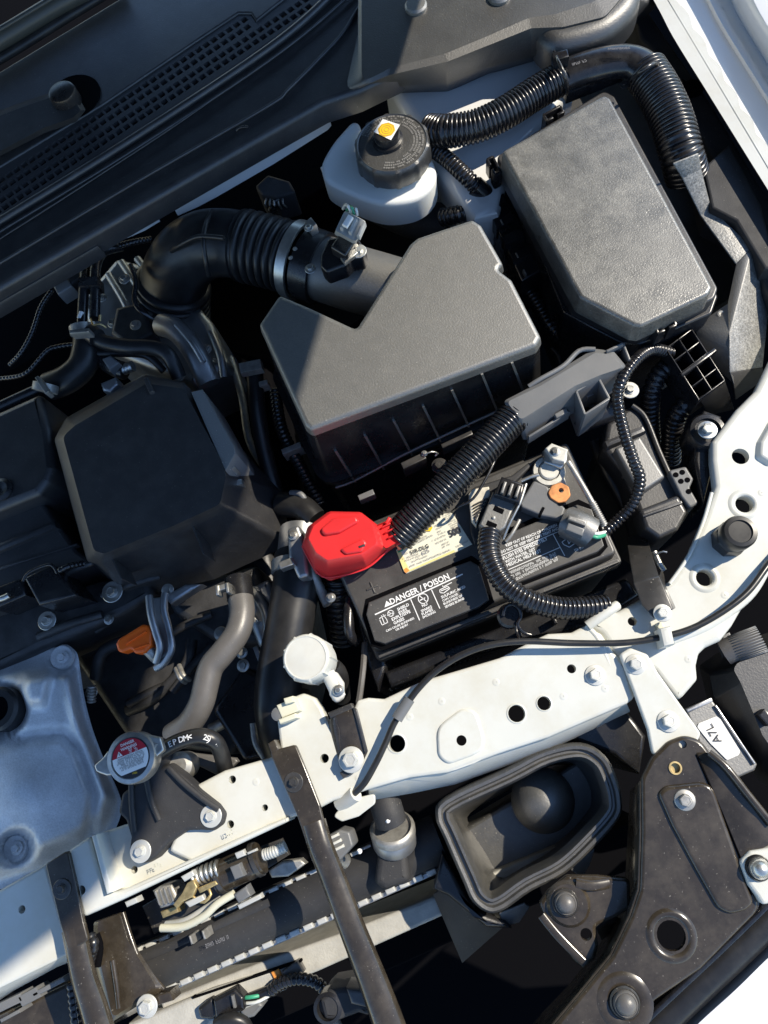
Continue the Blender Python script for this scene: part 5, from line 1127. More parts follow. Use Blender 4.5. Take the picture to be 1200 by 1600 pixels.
lathe('spring_stack', [(.012, -.02), (.012, .0), (.008, .004), (.001, .004)], P(280, 1196, -.01), 'dull_zinc', rb)
# ================================================================== radiator tank under the beam
ZR = -.085
rt = thing('radiator_tank', 'black radiator end tank with crimped tabs running below the white beam', 'radiator', (450, 1440, -.1))
def rail(y0, t): # line along the tank in pixels: t 0..1
    return (150 + 620 * t, y0 - 245 * t)
tube('tank', [(120, 1562, ZR), (240, 1509, ZR), (380, 1447, ZR), (480, 1403, ZR), (600, 1350, ZR), (690, 1310, ZR)], 38, 'matt_plastic', rt, sides=40)
tube('tank_ridge', [(150, 1530, ZR + .026), (300, 1464, ZR + .028), (420, 1410, ZR + .028)], 6, 'matt_plastic', rt, sides=10, flat=.4)
bar('crimp_rail', (180, 1581), (700, 1351), 13, ZR - .02, ZR + .008, 'alu', rt)
for i in range(24):
    x = 196 + 21.4 * i; y = 1581 - .4423 * (x - 180) + 1; bar('crimp_tab', (x, y), (x + 14.5, y - 6.4), 9, ZR + .008, ZR + .0135, 'white_washer', rt)
bar('crimp_rail', (180, 1500), (580, 1322), 8, ZR - .01, ZR + .012, 'alu', rt)
for i in range(17):
    x = 205 + 21.4 * i; y = 1500 - .445 * (x - 180); bar('crimp_tab', (x, y), (x + 14.5, y - 6.4), 6.5, ZR + .012, ZR + .017, 'white_washer', rt)
mb = MB(); scrib_mb(mb, (322, 1482), (360, 1466), 6, ZR + .033, 9); mb.build('moulded_number', 'print_grey', rt)
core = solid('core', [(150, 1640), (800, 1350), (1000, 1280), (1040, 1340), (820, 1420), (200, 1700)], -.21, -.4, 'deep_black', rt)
# filler neck with silver ring
fn = thing('tank_outlet', 'silver ringed outlet neck standing on the radiator tank under the beam', 'outlet', (612, 1300, -.04))
ax = (P(606, 1258, -.03) - P(622, 1340, -.075)).normalized(); c0 = P(622, 1340, -.075)
lathe('neck', [(.019, -.012), (.0185, .010), (.018, .018), (.019, .020)], c0, 'matt_plastic', fn, ax); lathe('band', [(.0198, .020), (.0204, .022), (.0204, .030), (.0198, .032), (.016, .032)], c0, 'alu', fn, ax, seg=36)
lathe('collar', [(.019, .032), (.0206, .033), (.0206, .038), (.0195, .040), (.0175, .041), (.016, .038), (.001, .037)], c0, 'dull_zinc', fn, ax, seg=40)
tube('hose_root', [(611, 1284, -.045), (604, 1262, -.042), (594, 1225, -.05)], 25, 'matt_plastic', fn)
solid('saddle', [(590, 1330), (626, 1312), (636, 1336), (640, 1378), (600, 1392), (584, 1380)], ZR + .036, ZR, 'matt_plastic', fn, bev=.006, round_=.006)
for x, y in ((606, 1282), (562, 1330)): bolt(fn, x, y, -.03, 4, 'label_white', 'stud', 'dot')
pt = solid('latch_shield', [(520, 1276), (530, 1264), (560, 1246), (586, 1240), (586, 1256), (560, 1276), (534, 1284)], -.006, -.010, 'white_paint', None, bev=.001, round_=.004, bottom=True); tag(pt, 'small cream painted tab hanging below the beam next to the outlet neck', 'tab')
tc = thing('temperature_plug', 'white and grey sensor plug on the radiator tank beside the steel bar', 'connector', (530, 1325, -.05))
solid('shell', [(508, 1308), (530, 1296), (546, 1300), (552, 1322), (530, 1346), (516, 1336)], -.03, -.06, 'grey_plastic', tc, bev=.002, round_=.003)
for i in range(3): bar('rib', (512 + i * 4, 1312 + i * 9), (528 + i * 4, 1304 + i * 9), 5, -.032, -.024, 'white_plastic', tc)
tube('ring', [(526, 1338, -.05), (538, 1346, -.06)], 12, 'zinc', tc, sides=18); bolt(tc, 527, 1341, -.036, 3.5, 'label_white', 'stud', 'dot')
# ================================================================== hood latch
hl = thing('hood_latch', 'greasy hood latch with spring, brass levers and a pale cable below the beam', 'hood latch', (350, 1380, -.04))
ZL = -.035
tube('barrel', [(338, 1372, ZL), (365, 1360, ZL), (392, 1348, ZL), (408, 1340, ZL)], 24, 'bracket_steel', hl, sides=22)
for t in (0, 1): tube('barrel_ring', [(342 + 56 * t, 1370 - 26 * t, ZL), (348 + 56 * t, 1367 - 26 * t, ZL)], 27, 'dark_steel', hl, sides=22)
bar('sticker', (366, 1352), (374, 1372), 16, ZL + .012, ZL + .0215, 'grey_plastic', hl)
tube('spring', [(304, 1372, ZL + .006), (322, 1364, ZL + .008), (342, 1357, ZL + .008)], 14, 'zinc', hl, sides=18, corr=.0042, amp=.35)
tube('bolt_rod', [(412, 1336, ZL + .006), (430, 1330, ZL + .008), (446, 1322, ZL + .008)], 9, 'white_washer', hl, sides=14, corr=.0025, amp=.1)
solid('lever', [(292, 1380), (302, 1374), (308, 1386), (300, 1402), (284, 1410), (276, 1420), (270, 1414), (284, 1396)], ZL + .018, ZL + .012, 'brass', hl, bev=.001, bottom=True)
solid('lever', [(282, 1370), (300, 1360), (304, 1368), (288, 1378)], ZL + .022, ZL + .014, 'white_washer', hl, bev=.001, bottom=True)
solid('lever', [(308, 1388), (336, 1376), (340, 1382), (312, 1396)], ZL + .016, ZL + .010, 'brass', hl, bev=.001, bottom=True)
solid('lever', [(288, 1410), (316, 1398), (320, 1406), (296, 1418)], ZL + .014, ZL + .008, 'white_washer', hl, bev=.001, bottom=True)
solid('striker_plate', [(238, 1392), (250, 1384), (268, 1382), (276, 1398), (272, 1414), (250, 1420)], ZL + .006, ZL - .02, 'dull_zinc', hl, bev=.002, bottom=True)
for i in range(4): bar('plate_ridge', (242 + i * 7, 1392 - i * 2), (250 + i * 7, 1416 - i * 2), 2.5, ZL + .005, ZL + .009, 'dull_zinc', hl)
bar('yellow_pad', (252, 1430), (278, 1420), 11, ZL - .01, ZL + .006, 'brass', hl)
tube('cable', [(252, 1450, ZL), (286, 1448, ZL + .004), (318, 1432, ZL + .008), (340, 1412, ZL + .01), (366, 1396, ZL + .01)], 6, 'beige_plastic', hl, sides=12); tube('cable', [(260, 1444, ZL - .006), (290, 1438, ZL), (320, 1420, ZL), (345, 1404, ZL)], 5, 'white_washer', hl, sides=12)
solid('cable_end', [(364, 1398), (384, 1384), (392, 1400), (372, 1412)], ZL + .014, ZL, 'grey_plastic', hl, bev=.002); bar('cable_stop', (372, 1418), (408, 1400), 8, ZL, ZL + .008, 'white_washer', hl)
solid('back_plate', [(222, 1416), (330, 1352), (440, 1310), (452, 1336), (350, 1400), (240, 1460)], ZL - .03, ZL - .036, 'dark_steel', hl, bev=.001, bottom=True)
tube('hook_wire', [(300, 1400, ZL + .012), (318, 1410, ZL + .012), (330, 1396, ZL + .012), (322, 1386, ZL + .01)], 2.5, 'brass', hl, sides=8)
bar('top_tab', (368, 1338), (382, 1332), 10, ZL + .02, ZL + .026, 'white_washer', hl); bar('top_tab', (386, 1334), (400, 1328), 4, ZL + .02, ZL + .026, 'white_washer', hl)
bar('weld_nut', (196, 1414), (214, 1406), 9, -.03, -.018, 'white_washer', hl)
fo = solid('release_foil', [(418, 1360), (440, 1346), (470, 1342), (478, 1350), (450, 1370), (424, 1372)], ZR + .04, ZR + .03, 'dull_zinc', None, bev=.002); tag(fo, 'crumpled grey metal flap between latch and steel bar', 'flap')
for i in range(2):
    bar('tank_pin', (296 + i * 20, 1462 - i * 8), (300 + i * 20, 1476 - i * 8), 4, ZR + .03, ZR + .05, 'dull_zinc', rt)
# ================================================================== steel stay bars
def stay(name, lab, plate, path, bx):
    t = thing(name, lab, 'stay bar', (path[0][0], path[0][1], .0), 'front stay bars')
    solid('plate', plate, .013, .009, 'bracket_steel', t, bev=.0014, round_=.003, n=2, bottom=True)
    tube('bar', path, 20, 'bracket_steel', t, sides=22, flat=.7)
    bolt(t, *bx, 'dark_steel', 'washer'); return t
s1 = stay('stay_bar', 'dark steel stay bar slanting from the beam middle to the bottom edge', [(420, 1174), (462, 1163), (482, 1212), (500, 1258), (512, 1310), (480, 1322), (462, 1270), (440, 1220)],
          [(490, 1285, .008, 20), (502, 1325, .008, 20), (520, 1370, .004, 20), (548, 1445, .0, 21), (580, 1525, -.006, 23), (604, 1590, -.01, 25), (640, 1690, -.018, 26), (700, 1850, -.03, 26)], (459, 1222, .013, 15))
solid('end_fold', [(418, 1162), (428, 1156), (436, 1172), (424, 1178)], .013, -.01, 'bracket_steel', s1, bev=.001)
s2 = stay('stay_bar', 'dark steel stay bar crossing the lower left corner beside the olive bracket', [(70, 1350), (106, 1328), (118, 1380), (130, 1440), (138, 1470), (106, 1488), (92, 1440)],
          [(116, 1450, .006, 20), (122, 1485, .006, 19), (132, 1530, .002, 20), (148, 1580, -.004, 22), (180, 1690, -.014, 24), (220, 1820, -.03, 24)], (97, 1389, .013, 15))
ob_ = thing('latch_bracket', 'olive painted folded latch bracket standing at the lower left', 'bracket', (200, 1510, -.05))
loft('web', [([(150, 1448), (196, 1424), (216, 1500), (262, 1556), (170, 1605), (146, 1560)], -.07), ([(146, 1440), (192, 1424), (206, 1470), (256, 1546), (170, 1600), (148, 1510)], -.03), ([(152, 1440), (186, 1428), (200, 1470), (246, 1545), (176, 1590), (158, 1510)], -.027)], 'bracket_steel', ob_, round_=.004)
tube('fold', [(192, 1426, -.03), (206, 1470, -.029), (222, 1506, -.03), (256, 1546, -.032)], 4, 'bracket_steel', ob_, sides=10); tube('crease', [(176, 1500, -.027), (182, 1540, -.027), (186, 1575, -.028)], 4, 'bracket_steel', ob_, sides=10)
bolt(ob_, 230, 1572, -.02, 17, 'white_washer'); tube('slot_shade', [(150, 1460, -.024), (156, 1480, -.024), (152, 1510, -.024)], 6, 'deep_black', ob_, sides=8)  # black tube paints the shade of a slot
bar('lower_foot', (218, 1572), (268, 1556), 16, -.04, -.022, 'bracket_steel', ob_)
lw = tube('latch_lead', [(140, 1462, -.01), (146, 1475, -.008), (142, 1492, -.012), (138, 1510, -.02)], 9, 'conduit', None, sides=16, corr=.005); tag(lw, 'short ribbed lead between stay bar and olive bracket', 'conduit')
lo = tube('lower_lead', [(112, 1535, -.05), (116, 1570, -.05), (122, 1620, -.05)], 9, 'conduit', None, sides=16, corr=.0055); tag(lo, 'ribbed dark lead left of the stay bar at the bottom edge', 'conduit')
gr = solid('lower_front_panel', [(-40, 1640), (-40, 1600), (0, 1585), (60, 1556), (105, 1535), (118, 1560), (130, 1640)], -.06, -.1, 'bracket_steel', None, bev=.004); tag(gr, 'brown grey lower panel at the bottom left corner', 'panel')
fr_ = thing('grille_frame', 'jagged grey plastic frame strip below the shaded beam end', 'frame', (50, 1550, -.05))
for a, b, w_ in (((-20, 1584), (34, 1558), 14), ((30, 1566), (60, 1550), 18), ((50, 1556), (100, 1530), 8), ((0, 1596), (30, 1580), 6)): bar('strip', a, b, w_, -.06, -.04, 'grey_plastic', fr_)
# ================================================================== bumper reinforcement + harness
bm = thing('bumper_absorber', 'pale grey foam bumper absorber strip seen below the radiator', 'bumper foam', (480, 1500, -.15))
solid('upper_face', [(250, 1566), (330, 1534), (430, 1495), (550, 1452), (690, 1396), (900, 1310), (910, 1350), (690, 1432), (560, 1490), (495, 1519), (350, 1575), (262, 1612)], -.10, -.2, 'foam', bm, bev=.003)
solid('lower_face', [(200, 1600), (330, 1545), (460, 1505), (480, 1530), (400, 1570), (330, 1600), (300, 1640), (200, 1660)], -.094, -.2, 'foam', bm, bev=.003)
bar('slot', (300, 1560), (470, 1502), 4, -.1, -.0925, 'deep_black', bm)
solid('pad', [(440, 1518), (464, 1502), (474, 1520), (452, 1540)], -.088, -.1, 'grey_hose', bm, bev=.002)
mb = MB(); box_mb(mb, (426, 1526), (438, 1520), 14, -.1, -.0915); mb.build('tag', 'label_orange', bm)
fh = thing('front_sensor_lead', 'corrugated sensor lead arching from pale plug to the stay bar', 'conduit', (460, 1530, -.08))
tube('sleeve', [(424, 1548, -.09), (440, 1536, -.085), (466, 1530, -.08), (494, 1536, -.08), (514, 1556, -.085)], 10, 'conduit', fh, sides=18, corr=.0045, amp=.16)
tube('taped_end', [(386, 1562, -.095), (408, 1554, -.092), (428, 1546, -.09)], 9, 'conduit', fh, sides=14)
tube('wire', [(374, 1560, -.09), (392, 1558, -.085), (404, 1556, -.088)], 3, 'wire_green', fh, sides=8); tube('wire', [(376, 1568, -.09), (400, 1566, -.085), (420, 1556, -.088)], 2.5, 'wire_white', fh, sides=8)
sp = thing('front_sensor_plug', 'black two part sensor plug at the bottom edge left of the corrugated lead', 'connector', (350, 1575, -.09))
solid('shell', [(332, 1562), (366, 1544), (380, 1558), (382, 1578), (352, 1598), (336, 1590)], -.08, -.12, 'black_plastic', sp, bev=.003, round_=.003); solid('tail', [(308, 1576), (330, 1558), (342, 1582), (332, 1594), (312, 1592)], -.085, -.12, 'black_plastic', sp, bev=.003, round_=.003)
bar('lock', (362, 1556), (366, 1576), 4, -.08, -.076, 'grey_plastic', sp); solid('foot', [(372, 1576), (404, 1564), (412, 1572), (396, 1590), (380, 1594)], -.1, -.12, 'grey_plastic', sp, bev=.003, round_=.004)
tube('dark_loop', [(340, 1600, -.075), (360, 1592, -.07), (384, 1602, -.075), (392, 1640, -.08)], 10, 'rubber', sp)
sb = thing('bar_sensor', 'black box sensor clamped to the steel stay bar at the bottom', 'sensor', (545, 1570, -.05))
solid('box', [(498, 1562), (512, 1548), (545, 1542), (572, 1548), (580, 1590), (560, 1584), (528, 1596), (506, 1594)], -.03, -.08, 'matt_plastic', sb, bev=.004, round_=.003); solid('lid', [(540, 1544), (570, 1546), (574, 1576), (548, 1570)], -.02, -.05, 'cover_plastic', sb, bev=.003)
lathe('socket', [(.012, -.02), (.012, 0), (.009, .001), (.008, -.006), (.001, -.006)], P(512, 1576, -.03), 'black_plastic', sb); tube('tail', [(520, 1590, -.05), (528, 1606, -.055), (530, 1640, -.06)], 8, 'grey_hose', sb)
# ================================================================== scoop duct
sd = thing('intake_scoop', 'open grey plastic air intake scoop with rounded rim below the beam', 'intake scoop', (830, 1300, -.05))
rimo = sm([(694, 1246), (790, 1200), (850, 1170), (908, 1160), (946, 1180), (964, 1214), (973, 1250), (968, 1280), (930, 1324), (884, 1366), (830, 1394), (790, 1422), (764, 1428), (738, 1410), (722, 1376), (694, 1312), (680, 1276)], 4)
profile('rim', rimo, [(-.004, -.12), (-.001, -.06), (0, -.034), (-.001, -.029), (-.003, -.0265), (-.0055, -.027), (-.0068, -.0305), (-.0085, -.0305), (-.010, -.027), (-.012, -.027), (-.0135, -.031), (-.015, -.045)], 'scoop_plastic', sd, ztrace=-.03, ang=50)
rimi = sm([(712, 1262), (795, 1216), (850, 1188), (902, 1180), (930, 1198), (946, 1226), (952, 1252), (946, 1272), (912, 1312), (870, 1350), (826, 1376), (788, 1402), (772, 1404), (756, 1392), (742, 1362), (716, 1306), (704, 1282)], 4)
low_ = sm([(735, 1270), (800, 1232), (850, 1200), (890, 1196), (905, 1212), (915, 1234), (915, 1255), (905, 1272), (880, 1300), (850, 1320), (815, 1340), (795, 1350), (785, 1350), (776, 1344), (765, 1326), (745, 1300), (735, 1290)], 4)
loft('throat', [(low_, -.14), (rimi, -.042)], 'tex_plastic', sd, cap=False, ang=60) if False else loft('throat', [(low_, -.14), (rimi, -.042)], 'scoop_plastic', sd, cap=False, ang=60)
solid('throat_floor', [(716, 1300), (900, 1190), (960, 1230), (900, 1330), (780, 1400)], -.115, -.19, 'scoop_plastic', sd, bev=.004)
bl = P(848, 1250, -.105); R_ = rp(50, 848, 1250, -.09)
lathe('inner_bulb', [(R_ * math.cos(a * math.pi / 24), R_ * math.sin(a * math.pi / 24)) for a in range(-10, 13)], bl, 'tex_plastic', sd, seg=36, ang=60)
tube('rim_flange', [(810, 1172, -.05), (850, 1156, -.05), (900, 1150, -.05)], 5, 'black_plastic', sd, sides=8)
facet('tail_fin', [(676, 1398, -.09), (694, 1386, -.07), (740, 1420, -.07), (790, 1446, -.09), (722, 1506, -.11)], [(0, 4, 3, 2, 1)], 'matt_plastic', sd)
solid('side_pod', [(690, 1330), (722, 1390), (742, 1424), (790, 1440), (800, 1452), (760, 1450), (700, 1400), (676, 1390)], -.05, -.16, 'black_plastic', sd, bev=.004)
facet('ear', [(780, 1428, -.05), (820, 1412, -.045), (828, 1418, -.05), (812, 1442, -.06), (788, 1448, -.06)], [(0, 4, 3, 2, 1)], 'grey_hose', sd); facet('ear', [(892, 1360, -.045), (930, 1326, -.045), (922, 1352, -.05), (910, 1372, -.055)], [(0, 3, 2, 1)], 'grey_hose', sd)
bu = solid('support_shelf', [(800, 1184), (860, 1150), (980, 1110), (1010, 1150), (1000, 1210), (960, 1180), (900, 1158)], -.06, -.2, 'black_plastic', None, bev=.004); tag(bu, 'black plastic shelf in the shadow between beam and scoop rim', 'shelf')
for i, (x, y) in enumerate(((958, 1118), (897, 1146), (822, 1172))): bar('clip', (x - 8, y + 4), (x + 8, y - 4), 7, -.058, -.04, 'white_washer', bu)
# ================================================================== lower right brackets
gb = thing('headlight_bracket', 'big bronze grey steel bracket plate with a large round hole, lower right', 'bracket', (1060, 1400, -.03))
ZG = .010
solid('plate', [(1002, 1216), (1018, 1184), (1044, 1158), (1070, 1148), (1096, 1156), (1112, 1178), (1120, 1215), (1148, 1300), (1172, 1372), (1190, 1420), (1164, 1446), (1096, 1515), (1022, 1566), (1000, 1600), (940, 1700), (790, 1700), (868, 1600), (905, 1556), (956, 1494), (986, 1432), (1000, 1390), (1003, 1300)], ZG, ZG - .005, 'bracket_steel', gb, bev=.003, round_=.016, n=5, bottom=True, holes=[(1049, 1462, 22), (1055, 1200, 8), (1067, 1163, 6)])
facet('left_flange', [(1003, 1220, ZG - .002), (1003, 1300, ZG - .002), (1000, 1390, ZG - .002), (986, 1432, ZG - .002), (956, 1494, ZG - .002), (905, 1556, ZG - .002), (868, 1600, ZG - .002), (792, 1695, ZG - .002), (770, 1680, -.08), (850, 1585, -.08), (893, 1540, -.08), (940, 1478, -.08), (966, 1424, -.08), (980, 1380, -.08), (984, 1300, -.08), (988, 1235, -.06)],
      [(0, 1, 14, 15), (1, 2, 13, 14), (2, 3, 12, 13), (3, 4, 11, 12), (4, 5, 10, 11), (5, 6, 9, 10), (6, 7, 8, 9)], 'bracket_steel', gb)
lip('hole_lip', 1049, 1462, ZG, [(40, -.0004), (35, .0016), (30, .0018), (24, -.0006), (22, -.004)], 'bracket_steel', gb)
lathe('eyelet', [(rp(10, 1055, 1200, ZG), 0), (rp(10, 1055, 1200, ZG), .001), (rp(7.5, 1055, 1200, ZG), .001), (rp(7, 1055, 1200, ZG), -.003)], P(1055, 1200, ZG), 'brass', gb, seg=24)
solid('pressed_panel', [(1028, 1240), (1040, 1228), (1112, 1220), (1140, 1300), (1166, 1376), (1180, 1412), (1166, 1424), (1142, 1430), (1122, 1420), (1088, 1360), (1050, 1290)], ZG + .0035, ZG - .002, 'bracket_steel', gb, bev=.0035, seg=6, taper=.006, round_=.012, n=5)
bolt(gb, 1070, 1250, ZG + .0035, 16, 'dull_zinc')
facet('wing', [(1086, 1176, ZG), (1106, 1176, ZG + .004), (1132, 1196, ZG + .006), (1164, 1236, ZG + .006), (1204, 1285, ZG + .004), (1204, 1320, ZG + .004), (1158, 1344, ZG + .002), (1128, 1270, ZG + .002)], [(0, 7, 6, 5, 4, 3, 2, 1)], 'bracket_steel', gb)
tube('wing_edge', [(1108, 1176, ZG + .006), (1134, 1198, ZG + .008), (1166, 1238, ZG + .008), (1206, 1288, ZG + .006)], 6, 'bracket_steel', gb, sides=12)
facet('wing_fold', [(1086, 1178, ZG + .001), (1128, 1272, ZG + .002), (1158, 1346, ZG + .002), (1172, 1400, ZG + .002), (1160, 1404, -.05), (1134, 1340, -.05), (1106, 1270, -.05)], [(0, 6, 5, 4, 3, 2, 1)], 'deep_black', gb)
sb2 = thing('scoop_bracket', 'small bronze grey pressed bracket holding the scoop, with rubber button', 'bracket', (890, 1440, -.04))
solid('plate', [(842, 1412), (856, 1392), (886, 1368), (930, 1368), (985, 1372), (986, 1420), (960, 1436), (930, 1448), (936, 1478), (930, 1500), (912, 1514), (900, 1506), (860, 1456)], -.012, -.018, 'bracket_steel', sb2, bev=.003, round_=.005, bottom=True, holes=[(916, 1460, 9)])
tube('pressed_edge', [(846, 1430, -.012), (872, 1462, -.012), (915, 1506, -.012)], 7, 'bracket_steel', sb2, sides=12, flat=.4); tube('pressed_edge', [(900, 1380, -.010), (925, 1384, -.010), (952, 1380, -.013)], 8, 'bracket_steel', sb2, sides=12, flat=.4); lathe('raised_pad', [(rp(34, 890, 1412, -.01), 0), (rp(29, 890, 1412, -.01), .003), (.001, .003)], P(888, 1412, -.012), 'bracket_steel', sb2)
facet('drop_flange', [(930, 1448, -.014), (960, 1430, -.014), (975, 1440, -.06), (940, 1470, -.06)], [(0, 3, 2, 1)], 'dark_steel', sb2)
def button(lab, x, y, z, r, m, m2):
    t = thing('rubber_button', lab, 'rubber button', (x, y, z), 'rubber buttons'); R = rp(r, x, y, z)
    lathe('washer', [(R * 1.22, 0), (R * 1.22, .0015), (R * 1.1, .003), (R * .95, .0025)], P(x, y, z), m2, t, seg=32)
    lathe('dome', [(R, .001), (R, .004), (R * .93, .006), (R * .88, .0065), (R * .82, .0062), (R * .7, .0085), (R * .45, .0102), (R * .2, .0108), (.0003, .011)], P(x, y, z), m, t, seg=32, ang=50); return t
button('black rubber button on the small scoop bracket', 883, 1410, -.009, 17, 'grey_hose', 'dark_steel')
button('black rubber button at the bottom tip of the big bracket', 976, 1566, ZG + .001, 19, 'grey_hose', 'dark_steel')
button('pale grey rubber button on the white pad at the right edge', 1184, 1356, ZG + .006, 16, 'zinc', 'rubber')
lip('button_pad', 976, 1566, ZG, [(44, -.0003), (38, .0012), (30, .0016), (24, .0005)], 'bracket_steel', gb)
wp = solid('white_pad', [(1156, 1346), (1172, 1330), (1240, 1318), (1240, 1400), (1192, 1416), (1182, 1400), (1170, 1384)], ZG + .006, -.02, 'white_paint', None, bev=.003, round_=.005); tag(wp, 'white painted body pad under the pale button at the right edge', 'body panel')
# ================================================================== reservoir and module, right edge
wr = thing('side_reservoir', 'glossy black reservoir with ribbed grey cap at the right edge', 'reservoir', (1160, 1060, -.06))
loft('body', [([(1092, 1040), (1136, 1010), (1240, 975), (1240, 1260), (1186, 1220), (1112, 1120)], -.16), ([(1108, 1050), (1140, 1036), (1240, 1000), (1240, 1240), (1190, 1204), (1116, 1092)], -.05), ([(1146, 1046), (1152, 1036), (1240, 1006), (1240, 1215), (1192, 1150), (1158, 1068)], -.022)], 'cover_plastic', wr, round_=.006)
ax = (P(1200, 1000, -.01) - P(1130, 1035, -.03)).normalized(); ax = Vector((.25, .25, .94)).normalized()
c0 = P(1160, 1020, -.05); RC = rp(34, 1160, 1020, -.03)
tube('cap', [(1132, 1020, -.03), (1150, 1012, -.026), (1188, 998, -.02)], 20, 'grey_hose', wr, sides=30)
for i in range(30):
    a = i / 30 * 2 * math.pi; A = P(1146, 1014, -.027); B = P(1190, 998, -.02); d = (B - A).normalized(); n1 = Vector((0, 0, 1)) - d * d.z; n1.normalize(); n2 = d.cross(n1); R = rp(20.5, 1160, 1010, -.025)
    mb = MB(); o_ = (n1 * math.cos(a) + n2 * math.sin(a)) * R; sweep(mb, [A + o_, B + o_], [.0006, .0006], 6); mb.build('cap_rib', 'grey_plastic', wr)
bar('pipe_end', (1134, 990), (1146, 1022), 14, -.06, -.04, 'grey_plastic', wr)
bar('strap_clip', (1190, 1112), (1206, 1130), 14, -.03, -.012, 'black_plastic', wr)
ld = thing('headlight_module', 'dark headlight control module with a white paper label, right edge', 'module', (1120, 1150, -.04))
solid('case', [(1072, 1112), (1112, 1092), (1118, 1100), (1184, 1194), (1180, 1204), (1120, 1230)], -.03, -.07, 'tex_plastic', ld, bev=.002)
bar('top_edge', (1073, 1111), (1113, 1093), 7, -.032, -.027, 'alu', ld); bar('side_edge', (1118, 1102), (1180, 1194), 4, -.032, -.027, 'alu', ld)
lbl = solid('paper_label', [(1089, 1136), (1092, 1130), (1120, 1119), (1126, 1124), (1157, 1174), (1154, 1180), (1136, 1188), (1110, 1162)], -.0288, -.03, 'label_white', ld, bev=.0002, seg=1, round_=.002)
mb = MB(); text_mb(mb, 'A7L', (1128.5, 1158.5), (1112, 1130), -.0284, .95, .0, .0004); mb.build('lettering', 'print_black', lbl)
# ================================================================== bumper cover corner and seal
bc2 = thing('bumper_cover', 'white bumper cover corner with a black rubber seal, bottom right', 'bumper', (1150, 1560, -.02))
tube('seal', [(1420, 1220, -.01), (1260, 1372, -.01), (1200, 1432, -.01), (1140, 1490, -.012), (1080, 1546, -.014), (1010, 1615, -.018), (900, 1730, -.03)], 26, 'rubber', bc2, sides=20)
tube('seal_lip', [(1410, 1210, .0), (1250, 1362, .0), (1188, 1424, .0), (1120, 1490, -.002), (1060, 1546, -.004), (1000, 1604, -.008), (890, 1720, -.02)], 6, 'conduit', bc2, sides=12)
strip('skin', [[(1440, 1250, -.02), (1280, 1400, -.02), (1200, 1470, -.02), (1140, 1530, -.022), (1060, 1605, -.026), (900, 1760, -.035)], [(1450, 1270, .0), (1290, 1420, .0), (1212, 1486, .0), (1150, 1546, -.002), (1075, 1615, -.006), (920, 1770, -.015)], [(1640, 1380, -.02), (1440, 1540, -.02), (1360, 1610, -.02), (1300, 1680, -.02), (1220, 1760, -.03), (1060, 1900, -.04)], [(1700, 1430, -.2), (1500, 1590, -.2), (1420, 1660, -.2), (1360, 1730, -.2), (1280, 1810, -.2), (1120, 1950, -.2)]], 'fender_paint', bc2, ang=70)

# ================================================================== dim clutter down in the gaps
for nm, lab, cat, pts, r_, m_, c in (
    ('gap_hose', 'dim black hose standing in the gap left of the air box', 'hose', [(398, 580, -.04), (402, 640, -.05), (412, 700, -.07), (430, 770, -.09)], 13, 'rubber', None),
    ('gap_conduit', 'dim ribbed conduit beside the hose left of the air box', 'conduit', [(430, 610, -.07), (440, 670, -.07), (470, 730, -.08), (500, 790, -.09)], 10, 'conduit', .005),
    ('gap_pipe', 'thin steel pipe low in the gap between engine cover and air box', 'pipe', [(360, 560, -.1), (378, 620, -.09), (390, 690, -.09), (420, 740, -.1)], 6, 'dull_zinc', None),
    ('fuse_side_lead', 'dark ribbed lead in the gap between air box and fuse box', 'conduit', [(800, 420, -.05), (836, 470, -.05), (868, 520, -.05), (920, 552, -.06)], 12, 'conduit', .005),
    ('battery_side_lead', 'dark lead running down between battery and control module', 'conduit', [(930, 690, -.07), (950, 740, -.07), (980, 800, -.08), (1000, 870, -.1)], 10, 'rubber', None),
    ('low_pipe', 'dim metal pipe crossing below the radiator hose', 'pipe', [(330, 1140, -.14), (380, 1110, -.13), (430, 1060, -.13), (500, 1010, -.13)], 9, 'dull_zinc', None),
    ('tray_lead', 'dark ribbed lead below the tray front, above the beam', 'conduit', [(610, 1075, -.09), (660, 1050, -.08), (740, 1022, -.08), (850, 985, -.08)], 9, 'conduit', .005)):
    tag(tube(nm, pts, r_, m_, None, sides=14, corr=c), lab, cat)

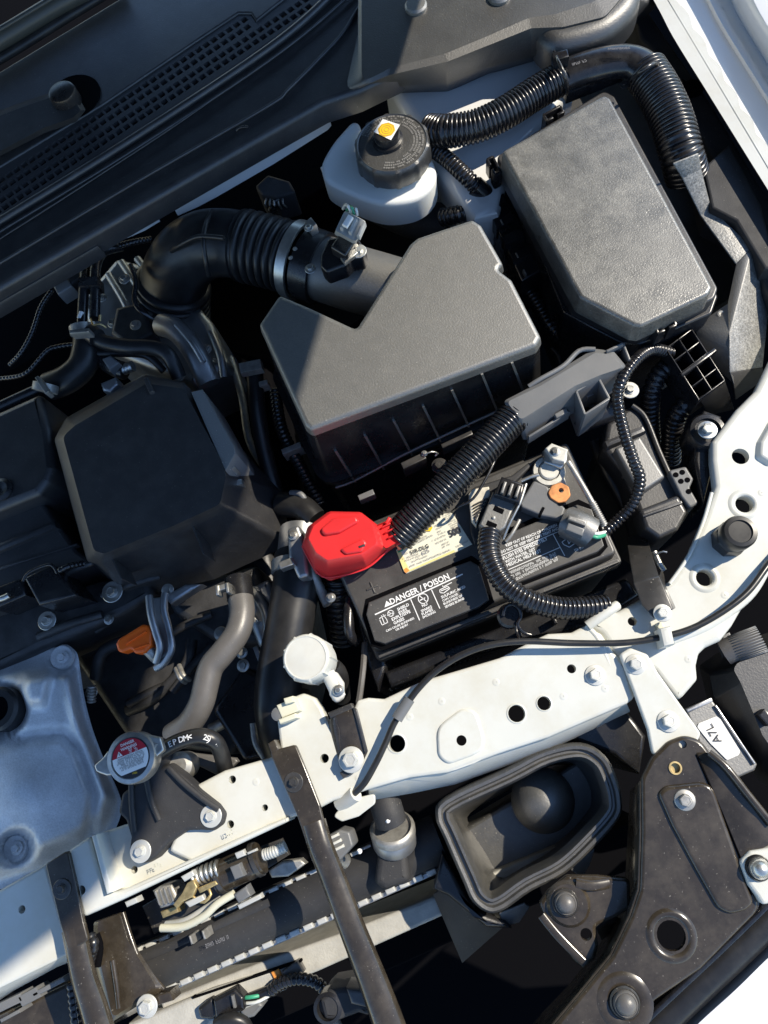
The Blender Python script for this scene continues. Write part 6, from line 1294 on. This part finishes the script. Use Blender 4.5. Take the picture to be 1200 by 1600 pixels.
# castings, clips and bolts that glint between the shaded hoses
cs_ = thing('intake_manifold', 'dim cast intake manifold with bolts deep between the shaded hoses', 'manifold', (210, 470, -.1))
solid('casting', [(120, 470), (180, 400), (260, 420), (330, 500), (360, 570), (300, 600), (200, 560), (150, 540)], -.07, -.2, 'alu', cs_, bev=.01, round_=.008)
for i, (a, b, c, d) in enumerate(((190, 410, 240, 500), (215, 405, 270, 490), (170, 430, 215, 520), (330, 520, 350, 590))): tube('casting_rib', [(a, b, -.066), ((a + c) / 2 + 4, (b + d) / 2, -.06), (c, d, -.066)], 6, 'alu', cs_, sides=10)
for x, y, r in ((193, 436, 8), (230, 455, 7), (176, 505, 8), (250, 520, 7), (340, 560, 8), (160, 466, 7)): bolt(cs_, x, y, -.066, r, 'zinc')
for nm, lab, cat, a, b, w_, z0, z1, m_ in (
    ('wire_clip', 'small pale wire clip low in the gap beside the engine cover', 'clip', (404, 600), (418, 596), 8, -.05, -.036, 'dull_zinc'),
    ('hose_bracket', 'small steel strip bracket below the air box left corner', 'bracket', (440, 706), (470, 694), 9, -.08, -.06, 'dull_zinc'),
    ('harness_clip', 'grey harness clip above the battery rear edge near the air box', 'clip', (560, 778), (584, 768), 9, -.05, -.036, 'grey_plastic'),
    ('ground_strap', 'short bare metal ground strap between heater hose and radiator hose', 'strap', (398, 1010), (412, 1046), 8, -.09, -.075, 'alu'),
    ('pipe_clip', 'little zinc clip beside the grey heater hose middle', 'clip', (388, 960), (402, 972), 7, -.07, -.055, 'zinc')):
    tag(bar(nm, a, b, w_, z0, z1, m_), lab, cat)
ec2 = thing('water_outlet', 'cast aluminium water outlet between heater hose and radiator hose', 'casting', (410, 960, -.08))
solid('body', [(386, 920), (420, 900), (436, 940), (430, 1000), (404, 1016), (390, 980)], -.065, -.16, 'alu', ec2, bev=.008, round_=.008)
tube('spout', [(400, 930, -.062), (416, 956, -.058), (420, 990, -.06)], 9, 'alu', ec2, sides=12)
for x, y in ((398, 925), (424, 985)): bolt(ec2, x, y, -.062, 9, 'zinc')
